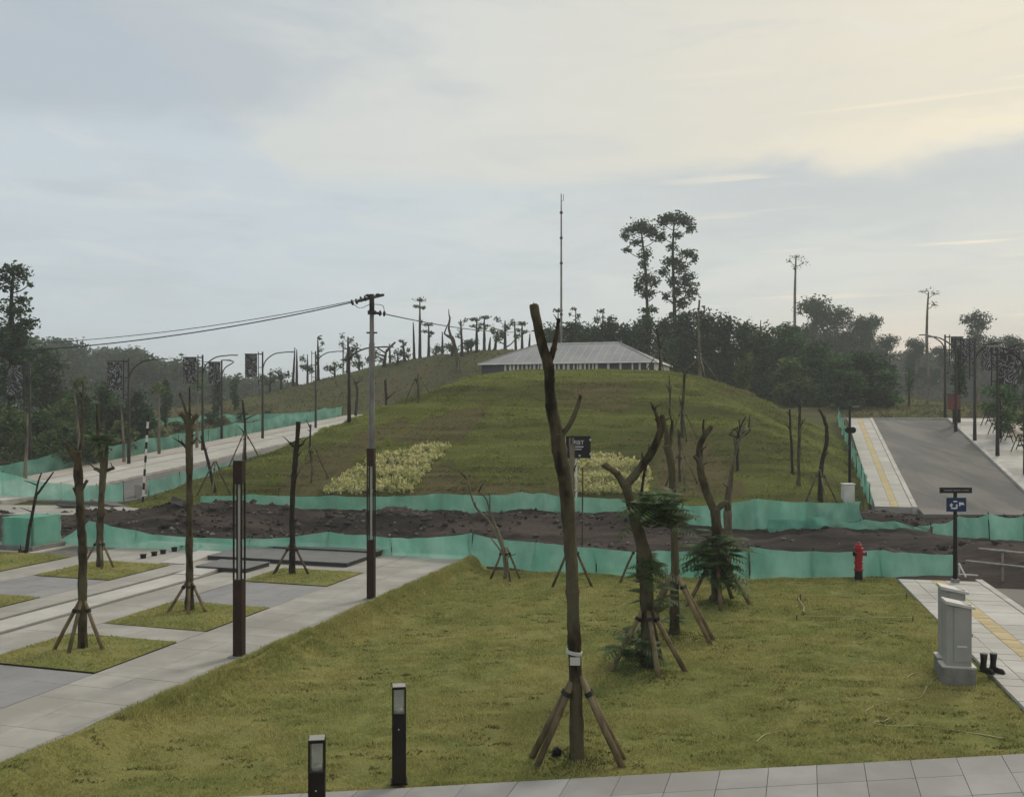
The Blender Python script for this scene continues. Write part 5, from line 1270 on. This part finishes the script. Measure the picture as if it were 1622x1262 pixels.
slim('drooping leafy young tree at the right end of the low building', 1045, 590, [[(1045, 590, 2.6), (1046, 565, 2.2), (1044, 545, 1.8), (1040, 520, 1.5)]], True, 'bark_dark', depth=60, sp=1.0, fr=())
slim('slim crooked tree on the mound behind the leaning lawn tree', 1078, 762, [[(1078, 762, 2.4), (1076, 735, 2.2), (1077, 712, 3), (1074, 680, 2)]])
slim('tall slim tree high on the mound face below the building', 1081, 692, [[(1081, 692, 3), (1081, 650, 2.6), (1083, 620, 2.4), (1084, 585, 2)]])
slim('thin sapling just left of the tall slim tree on the mound face', 1061, 655, [[(1061, 655, 1.5), (1061, 625, 1.3), (1060, 595, 1)]], False)
slim('spiky topped slim tree at the right of the mound face', 1168, 745, [[(1168, 745, 2.4), (1168, 715, 2.2), (1168, 692, 2.4)], [(1168, 692, 2), (1174, 676, 1.6), (1182, 660, 1)], [(1168, 692, 2), (1160, 690, 1.4), (1154, 688, 1)], [(1168, 694, 1.8), (1172, 680, 1.4), (1170, 664, 1)], [(1168, 692, 2), (1180, 684, 1.4), (1190, 680, 1)]], False, 'bark_dark')
slim('thin dark leftmost trunk of the three at the right end of the mound', 1255, 750, [[(1255, 750, 2.4), (1254, 710, 2), (1252, 680, 1.8), (1251, 648, 1.6)]], False, 'bark_dark')
slim('straight middle trunk of the three at the right end of the mound', 1265, 768, [[(1265, 768, 3), (1265, 730, 2.8), (1266, 690, 2.6), (1267, 640, 2.2)]], False, 'bark_brown')
slim('forked rightmost trunk of the three at the right end of the mound', 1299, 793, [[(1299, 793, 4), (1301, 740, 3.6), (1309, 700, 3.4), (1309, 670, 2.8)], [(1309, 675, 2.4), (1302, 658, 2), (1296, 648, 1.6)]], True, 'bark_dark')

def local_tree(name, label, base, hgt, r0, clumps, leaf, size, npm, bark='bark_dark', group=None, lean=0.0, **kw):
    tr = [(Vector((0, 0, -0.3)), r0 * 1.3), (Vector((lean * .2, 0, hgt * .3)), r0), (Vector((lean * .6, 0.05, hgt * .65)), r0 * .75), (Vector((lean, 0, hgt)), r0 * .3)]
    return build_tree(name, label, 'tree', base, tr, clumps, leaf, size, npm, bark, group, **kw)
RT = [(428, 580, 'c'), (445, 574, 'c'), (464, 550, 'b'), (470, 553, 'b'), (487, 549, 'c'), (504, 534, 'd'), (530, 569, 'c'), (551, 530, 'e'), (569, 560, 'c'), (608, 541, 'f'), (618, 544, 'b'), (641, 540, 'd'), (656, 510, 'b'),
      (665, 470, 'a'), (679, 510, 'a'), (701, 525, 'b'), (732, 506, 'd'), (741, 536, 'c'), (755, 501, 'a'), (767, 498, 'a'), (775, 538, 'b'), (784, 522, 'd'), (800, 505, 'e'), (817, 508, 'b'), (827, 508, 'a'), (838, 528, 'b'), (746, 548, 'c'), (630, 556, 'c'), (590, 566, 'c'), (690, 548, 'c'), (716, 545, 'c')]
RT.sort()
KN = dict(a='flat topped', b='bare pole like', c='bushy', d='tufted', e='full crowned', f='forked bare')
cnt = 0
for (x_, yt, kd) in RT:
    Y = random.uniform(106, 115); b = AT(x_, Y); h_ = P(0, yt, Y).z - b.z; px = Y / F
    lab = 'small %s tree on the hill ridge, %s from the left' % (KN[kd], ORD[cnt]); cnt += 1; g = 'small trees along the hill ridge'
    h_ = max(h_, 1.5)
    if kd == 'a':
        cl = [(random.gauss(0, .1), 0, h_ - .35, 10 * px, 3.5 * px), (5 * px, 0, h_ - 1.3, 6 * px, 3 * px), (-6 * px, .2, h_ - 1.1, 6 * px, 2.5 * px), (2 * px, 0, h_ * .6, 4 * px, 3 * px)]
        local_tree('ridge_tree', lab, b, h_ - .3, 0.17, cl, 'leaf_tall', 0.28, 210, group=g)
    elif kd == 'b':
        local_tree('ridge_tree', lab, b, h_, 0.15, [], 'leaf_tall', .3, 10, group=g, lean=random.uniform(-.3, .3))
    elif kd == 'c':
        cl = [(random.gauss(0, .5), random.gauss(0, .4), h_ * random.uniform(.35, .85), 6.5 * px, 6 * px) for _ in range(5)]
        local_tree('ridge_tree', lab, b, h_ * .8, 0.12, cl, 'leaf_dark', 0.28, 150, group=g)
    elif kd == 'd':
        cl = [(random.uniform(-.6, .6), 0, h_ * f, 4.5 * px, 4 * px) for f in (.98, .86, .7, .55)]
        local_tree('ridge_tree', lab, b, h_, 0.16, cl, 'leaf_tall', 0.26, 170, group=g, lean=random.uniform(-.4, .4))
    elif kd == 'e':
        cl = [(random.gauss(0, .7), random.gauss(0, .5), h_ * f, 9 * px * (1.1 - .5 * f), 6 * px) for f in (.97, .85, .75, .68, .6, .5, .42, .35)]
        local_tree('ridge_tree', lab, b, h_ * .95, 0.18, cl, 'leaf_dark', 0.28, 160, group=g)
    else:
        o = local_tree('ridge_tree', lab, b, h_ * .7, 0.2, [(-.9, 0, h_ * .62, .5, .35), (-1.4, 0, h_ * .7, .4, .25)], 'leaf_tall', 0.28, 120, group=g, lean=.3)
        MB().tube([(.25, 0, h_ * .6), (.8, 0, h_ * .82), (1.3, 0, h_ * .98)], [.16, .13, .1], 6).build('branch', 'bark_dark', o); MB().tube([(.2, 0, h_ * .55), (-.5, 0, h_ * .7), (-.9, 0, h_ * .8)], [.1, .08, .05], 6).build('branch', 'bark_dark', o)

# young leafy drooping trees behind the building
for (x_, yt, lab, dr) in ((884, 489, 'thin tree with pale flat tuft beside the mast foot', 0), (912, 487, 'thin tree with drooping tuft right of the mast', 1), (955, 488, 'leaning tree with two drooping tufts behind the building', 2), (1026, 496, 'dark shaggy drooping tree behind the right end of the building', 3)):
    Y = 96; b = AT(x_, Y); h_ = P(0, yt, Y).z - b.z; px = Y / F
    if dr == 0: cl = [(0, 0, h_ - .2, 9 * px, 3 * px)]
    elif dr == 1: cl = [(-.2, 0, h_ - .2, 5 * px, 3 * px), (.3, 0, h_ - .9, 4 * px, 8 * px), (.45, 0, h_ - 1.9, 3 * px, 8 * px), (-.6, 0, h_ - .7, 2 * px, 4 * px)]
    elif dr == 2: cl = [(-.1, 0, h_ - .3, 6 * px, 4 * px), (-.6, 0, h_ - 1.2, 7 * px, 8 * px), (.7, 0, h_ - 1.1, 5 * px, 6 * px), (1.2, 0, h_ - 2, 4 * px, 7 * px), (-.9, 0, h_ - 2.2, 5 * px, 7 * px)]
    else: cl = [(random.gauss(0, .8), 0, h_ - .5 - i * .55, (12 + i) * px, 9 * px) for i in range(8)]
    local_tree('drooping_tree', lab, b, h_ - .3, 0.16, cl, 'leaf_dark' if dr > 1 else 'leaf_tall', 0.3, 190, group='trees behind the low building', droop=0.8)

# the tall pair, with clumps where the photograph shows them
def px_tree(name, label, x0, Y, trunk, clumps, leaf, size, npm, bark='bark_dark', group=None, dz=1.0, **kw):
    b = AT(x0, Y); tr = [(Vector((0, 0, -0.3)), trunk[0][2] / F * Y * 1.2)]
    for (x_, y_, q) in trunk: tr.append((P(x_, y_, Y) - b, q / F * Y))
    cl = []
    for (x_, y_, rx, ry) in clumps:
        p = P(x_, y_, Y) - b; cl.append((p.x, random.uniform(-.5, .5) * rx / F * Y, p.z, 1.15 * rx / F * Y, 1.15 * ry / F * Y, rx / F * Y * dz))
    return build_tree(name, label, 'tree', b, tr, cl, leaf, size, npm, bark, group, **kw)
px_tree('tall_tree', 'left of the two tall clumpy trees right of the mast', 1028, 104, [(1027, 540, 3), (1025, 480, 2.4), (1022, 420, 2), (1018, 385, 1.6), (1015, 362, 1)],
        [(1015, 358, 19, 12), (1000, 366, 13, 9), (1030, 368, 12, 10), (990, 374, 8, 6), (1042, 376, 8, 8), (993, 396, 8, 5), (1008, 384, 12, 5), (1022, 404, 11, 9), (1020, 418, 8, 8), (1024, 440, 16, 12), (1012, 455, 10, 9), (1036, 448, 9, 9), (1026, 466, 14, 8), (1034, 490, 8, 6), (1020, 492, 8, 5)], 'leaf_tall', 0.34, 215, shell=0.7)
px_tree('tall_tree', 'right taller one of the two tall clumpy trees right of the mast', 1070, 102, [(1070, 540, 3.2), (1068, 480, 2.6), (1066, 420, 2.2), (1066, 385, 1.8), (1068, 350, 1)],
        [(1066, 346, 20, 10), (1084, 350, 14, 8), (1092, 362, 9, 9), (1050, 352, 10, 9), (1048, 374, 7, 10), (1072, 372, 10, 6), (1066, 392, 9, 8), (1088, 402, 14, 7), (1100, 410, 7, 7), (1066, 414, 16, 9), (1078, 424, 13, 10), (1052, 430, 10, 9), (1086, 444, 16, 13), (1066, 446, 10, 10), (1092, 462, 13, 12), (1072, 464, 10, 8), (1082, 480, 14, 9), (1054, 470, 7, 8), (1066, 500, 8, 6), (1086, 500, 9, 6)], 'leaf_tall', 0.34, 215, shell=0.7)
px_tree('bare_tall_tree', 'tall pale bare trunk with faint ghostly crown above the dark trees', 1259, 150, [(1259, 560, 2.6), (1259, 480, 2.2), (1260, 430, 1.6), (1261, 404, 1)], [(1262, 407, 13, 4), (1252, 414, 8, 4), (1274, 416, 9, 4), (1258, 424, 9, 5)], 'leaf_dry', 0.3, 34, 'bark_pale', shell=0.8)
px_tree('bare_tall_tree', 'tall pale bare trunk with thin crown beside the farthest right lamp', 1469, 92, [(1470, 600, 2.4), (1468, 540, 2.2), (1469, 490, 1.6), (1471, 462, 1)], [(1468, 458, 11, 3), (1480, 464, 9, 5), (1462, 462, 6, 4), (1478, 482, 7, 6)], 'leaf_dry', 0.2, 70, 'bark_pale', shell=0.8)
# dense dark trees right of the building
def bush_clumps(w_, h_, n, lo=0.2):
    o = []
    for i in range(n):
        f = (i + .5) / n; rr = w_ * (0.45 + 0.35 * math.sin(math.pi * min(1, f * 1.15)))
        th = random.uniform(0, 6.28); d = random.uniform(.2, 1) * rr * .8
        o.append((math.cos(th) * d, math.sin(th) * d, h_ * (lo + (1 - lo) * f) * random.uniform(.9, 1.02), w_ * random.uniform(.30, .50), h_ * random.uniform(.12, .19)))
    return o
DT = [(875, 518, 100, 22, 0), (905, 516, 101, 24, 0), (935, 522, 99, 24, 0), (965, 512, 98, 24, 0), (992, 518, 97, 22, 0), (1015, 512, 96, 22, 0), (1048, 506, 95, 28, 0), (1085, 500, 96, 28, 0), (1122, 502, 97, 26, 0), (1150, 515, 95, 26, 0), (1182, 518, 96, 26, 0), (1210, 530, 94, 26, 0), (1240, 522, 96, 26, 0), (1270, 540, 92, 26, 0), (1297, 548, 90, 26, 0),
      (1330, 572, 84, 30, 0), (1360, 560, 85, 32, 0), (1390, 568, 84, 30, 0), (1345, 590, 80, 26, 0), (1405, 590, 82, 24, 0), (1255, 575, 86, 26, 1), (1180, 566, 78, 14, 1)]
for i, (x_, yt, Y, w_, kd) in enumerate(DT):
    b = AT(x_, Y); h_ = max(2.0, P(0, yt, Y).z - b.z); wm = 1.55 * w_ / F * Y
    spec = 'dense dark tree in the mass right of the mast, %s from the left' % ORD[i] if i < 15 else 'dark round bush at the end of the right road, %s of that clump' % ORD[i - 15] if i < 20 else ['lighter green tree at the edge of the dark mass above the brown bank', 'small pale green tree on the brown bank right of the mound'][i - 20]
    local_tree('dense_tree', spec, b, h_ * .9, 0.16, bush_clumps(wm, h_, 22, 0.08), 'leaf_dark' if not kd else 'leaf_mid', 0.36, 130, group='dense dark trees behind the mound' if i < 20 else None)
# spindly poles poking out of the dark mass
for i, (x_, yt) in enumerate(((1205, 507), (1224, 517))):
    b = AT(x_, 97); local_tree('dead_pole_tree', ['left', 'right'][i] + ' bare pole trunk poking out of the dark tree mass', b, P(0, yt, 97).z - b.z, 0.13, [], 'leaf_dark', .3, 10, group='bare poles in the dark trees')

# eucalyptus kinds, shared by several individuals
def euc(seed, h_, sp):
    random.seed(seed); cl = []
    for k in range(13):
        f = 0.42 + 0.58 * (k + .5) / 13; th = random.uniform(0, 6.28); d = sp * (1.15 - f * .75) * random.uniform(.3, 1.1)
        cl.append((math.cos(th) * d, math.sin(th) * d, h_ * f, sp * random.uniform(.34, .6), sp * random.uniform(.2, .36)))
    cl.append((0, 0, h_ * .98, sp * .6, sp * .35)); return cl
random.seed(5)
bigs = [('big_tree', 'tall clumpy tree at the left edge of the view', 14, 62, [(18, 640, 6), (20, 560, 4.5), (18, 480, 3), (22, 430, 1.6)], [(22, 426, 22, 9), (8, 440, 22, 12), (38, 436, 10, 9), (46, 450, 5, 4), (12, 456, 14, 6), (34, 474, 12, 9), (30, 492, 20, 12), (4, 490, 16, 16), (40, 512, 16, 12), (18, 520, 26, 16), (-6, 530, 22, 18), (36, 540, 20, 14), (10, 556, 30, 18), (40, 568, 22, 16), (20, 590, 32, 18), (-4, 600, 26, 20), (50, 600, 20, 16), (26, 620, 34, 16)], 'leaf_tall'),
        ('big_tree', 'large dark tree behind the leftmost street lamp', 70, 72, [(70, 660, 5), (70, 600, 3.5), (68, 556, 1.6)], [(66, 556, 16, 8), (52, 562, 14, 10), (84, 566, 13, 9), (96, 578, 11, 8), (68, 580, 24, 12), (46, 590, 18, 12), (92, 598, 18, 10), (70, 606, 28, 14), (52, 622, 26, 12), (94, 624, 20, 12), (72, 640, 32, 14)], 'leaf_tall')]
for q in bigs: px_tree(q[0], q[1], q[2], q[3], q[4], q[5], q[6], 0.30, 190, group=None)
# leafy young trees and bushes along the left pavement
LB = [(-10, 640, 60, 46), (20, 655, 58, 34), (62, 650, 60, 30), (95, 640, 62, 34), (128, 618, 66, 28), (160, 612, 70, 26), (185, 640, 66, 26), (215, 622, 70, 22), (232, 648, 68, 16), (110, 668, 57, 26), (150, 672, 58, 22), (75, 684, 56, 20), (192, 668, 62, 20), (262, 604, 84, 10), (280, 668, 78, 14), (335, 652, 84, 14), (345, 600, 92, 9), (372, 602, 95, 9), (352, 668, 82, 12), (385, 655, 88, 10), (255, 690, 70, 12), (300, 672, 78, 10), (425, 660, 88, 8)]
random.seed(77)
for i, (x_, yt, Y, w_) in enumerate(sorted(LB)):
    b = AT(x_, Y); h_ = max(0.9, P(0, yt, Y).z - b.z); wm = 1.35 * w_ / F * Y
    mid = i % 3 == 1 or yt > 664
    local_tree('leafy_bush' if not mid else 'young_tree', ('light green young tree' if mid else 'dark leafy bush') + ' behind the left road net, %s from the left edge' % ORD[i], b, h_ * .85, 0.09, bush_clumps(wm, h_, 15, 0.15), 'leaf_mid' if mid else 'leaf_dark', 0.30, 170, group='bushes and young trees behind the left road net')
# pale bare trunks in front of the forest
for i, (x_, yb, yt) in enumerate(((40, 762, 655), (197, 735, 640), (128, 745, 600), (252, 722, 610), (312, 712, 600))):
    b = T(x_, yb); h_ = P(0, yt, b.y).z - b.z; cl = [(0, 0, h_ - .1, .45, .25), (.3, .1, h_ - .5, .35, .2), (-.3, 0, h_ - .4, .35, .2)] if i > 1 else []
    local_tree('pale_trunk_tree', 'pale thin trunk along the left pavement, %s of five from the left' % ORD[(0, 2, 1, 3, 4)[i]], b, h_, 0.09, cl, 'leaf_mid', 0.25, 200, 'bark_pale', 'pale thin trunks along the left pavement', lean=random.uniform(-.5, .3), droop=.5)
# palms-like and bushy trees at the far right road
for (x_, Y, yt, cl, lab, lf) in ((1519, 64, 562, [(0, 4.2, .55, .8), (0, 3.2, .6, .8), (.1, 2.3, .45, .7), (0, 4.9, .4, .5)], 'narrow tapering dark tree behind the red board', 'leaf_dark'), (1584, 57, 590, [(-.2, 3.0, .9, .5), (.5, 2.6, .7, .5), (-.6, 2.0, .6, .4), (.3, 1.6, .8, .5), (0.1, .9, .55, .6)], 'bushy green tree beside the right street lamps', 'leaf_dark'), (1440, 88, 596, [(0, 3.2, .5, .7), (.1, 2.2, .5, .6), (0, 1.4, .4, .5)], 'small dark tree on the grass beyond the right road', 'leaf_dark'), (1608, 70, 572, [(0, 4, .8, .6), (.4, 3.2, .8, .7), (-.4, 2.4, .7, .7), (0, 1.4, 1, .8)], 'dark tree at the right edge behind the barriers', 'leaf_dark')):
    b = AT(x_, Y); local_tree('roadside_tree', lab, b, max(1, P(0, yt, Y).z - b.z), 0.10, [(x, 0, z, r_, rz) for x, z, r_, rz in cl], lf, 0.22, 320, group='small trees by the right road')
for i, (x_, Y, w_, yt) in enumerate(((1600, 60, 26, 655), (1630, 58, 30, 650), (1575, 72, 20, 640))):
    b = AT(x_, Y); h_ = max(.8, P(0, yt, Y).z - b.z); local_tree('low_bush', ['low green bush behind the right net', 'low green bush at the right edge behind the net', 'low green bush far behind the right net'][i], b, h_ * .8, .06, bush_clumps(w_ / F * Y, h_, 10, .1), 'leaf_mid', .25, 180, group='low bushes behind the right net')

# hazy clumpy trees on the right, in front of the far forest
random.seed(31)
HT = [(1292, 476, 150, 34), (1325, 492, 152, 30), (1355, 506, 150, 26), (1380, 504, 156, 18), (1405, 535, 150, 22), (1450, 540, 150, 18), (1490, 552, 148, 18), (1548, 500, 140, 26), (1600, 536, 125, 22), (1640, 540, 125, 24)]
kinds = []
for k in range(3):
    kinds.append(leaf_mesh('crown', leaf_cloud(euc(100 + k, 1.0 * 20, 6.0), 0.62, 34, shell=.6)))
random.seed(31)
for i, (x_, yt, Y, w_) in enumerate(HT):
    b = AT(x_, Y); h_ = P(0, yt, Y).z - b.z; r = thing('hazy_tree', b, 'tall hazy clumpy tree right of the dark mass, %s from the left' % ORD[i], 'tree', 'hazy clumpy trees on the right')
    sx = 1.35 * (w_ / F * Y) / 6.0; rz = random.uniform(0, 6.28)
    c = link('crown', kinds[i % 3], 'leaf_far', r); c.scale = (sx, sx, h_ / 20.5); c.rotation_euler = (0, 0, rz)
    MB().tube([(0, 0, -.3), (.2, 0, h_ * .5), (0, 0, h_ * .95)], [.3, .22, .08], 6).build('trunk', 'bark_pale', r, smooth=True)

# ------------------------------------------------------------------ distant forest, one mass
def forest(name, label, spots):
    V = []; tm = MB()
    for (x, y, h_, sp) in spots:
        z0 = float(land_h(x, y)); cl = [(c[0] + x, c[1] + y, c[2] + z0, c[3], c[4]) for c in euc(random.random(), h_, sp)]
        cl += [(x + random.uniform(-sp, sp), y + random.uniform(-2, 2), z0 + h_ * random.uniform(.1, .4), sp * .6, h_ * .14) for _ in range(5)]
        V.append(leaf_cloud(cl, 0.95, 15, shell=.6)); tm.tube([(x, y, z0 - .5), (x, y, z0 + h_ * .8)], [.35, .15], 5)
    o = tag(link(name, leaf_mesh(name, np.concatenate(V)), 'leaf_far'), label, 'forest', kind='stuff')
    t = tm.build('trunks', 'bark_pale', o); t['kind'] = 'stuff'
random.seed(91); spots = []
for i in range(46):
    px = random.uniform(-120, 470); Y = random.uniform(165, 260); x = (px - CX) / F * Y
    yt = np.interp(px, [-120, 0, 80, 130, 200, 250, 300, 350, 400, 470], [520, 530, 538, 558, 552, 566, 580, 592, 600, 612]) + random.uniform(0, 22)
    spots.append((x, Y, P(0, yt, Y).z - float(land_h(x, Y)), random.uniform(4.5, 7)))
forest('far_forest', 'hazy grey green forest beyond the left road', [s_ for s_ in spots if s_[2] > 3])
spots = []
for i in range(44):
    px = random.uniform(1230, 1720); Y = random.uniform(190, 280); x = (px - CX) / F * Y
    yt = np.interp(px, [1230, 1300, 1350, 1400, 1450, 1500, 1560, 1620, 1720], [545, 530, 535, 552, 560, 565, 560, 556, 550]) + random.uniform(0, 22)
    spots.append((x, Y, P(0, yt, Y).z - float(land_h(x, Y)), random.uniform(4.5, 7)))
forest('far_forest', 'hazy grey green forest beyond the right road', spots)

# ------------------------------------------------------------------ haze: one closed box of even air
hz = MB().box((0, 1000, 16.0), (3600, 2700, 36)).build('haze', None); tag(hz, kind='stuff', label='thin grey evening haze filling the valley air', cat='haze')
hm = bpy.data.materials.new('haze_air'); hm.use_nodes = True; k = NT(hm.node_tree); k.n.clear()
o_ = k.new('ShaderNodeOutputMaterial'); pv = k.new('ShaderNodeVolumePrincipled'); pv.inputs['Color'].default_value = (0.86, 0.90, 0.93, 1)
pv.inputs['Density'].default_value = 0.0009; pv.inputs['Anisotropy'].default_value = 0.2
k.l.new(pv.outputs[0], o_.inputs['Volume']); hz.data.materials.append(hm)
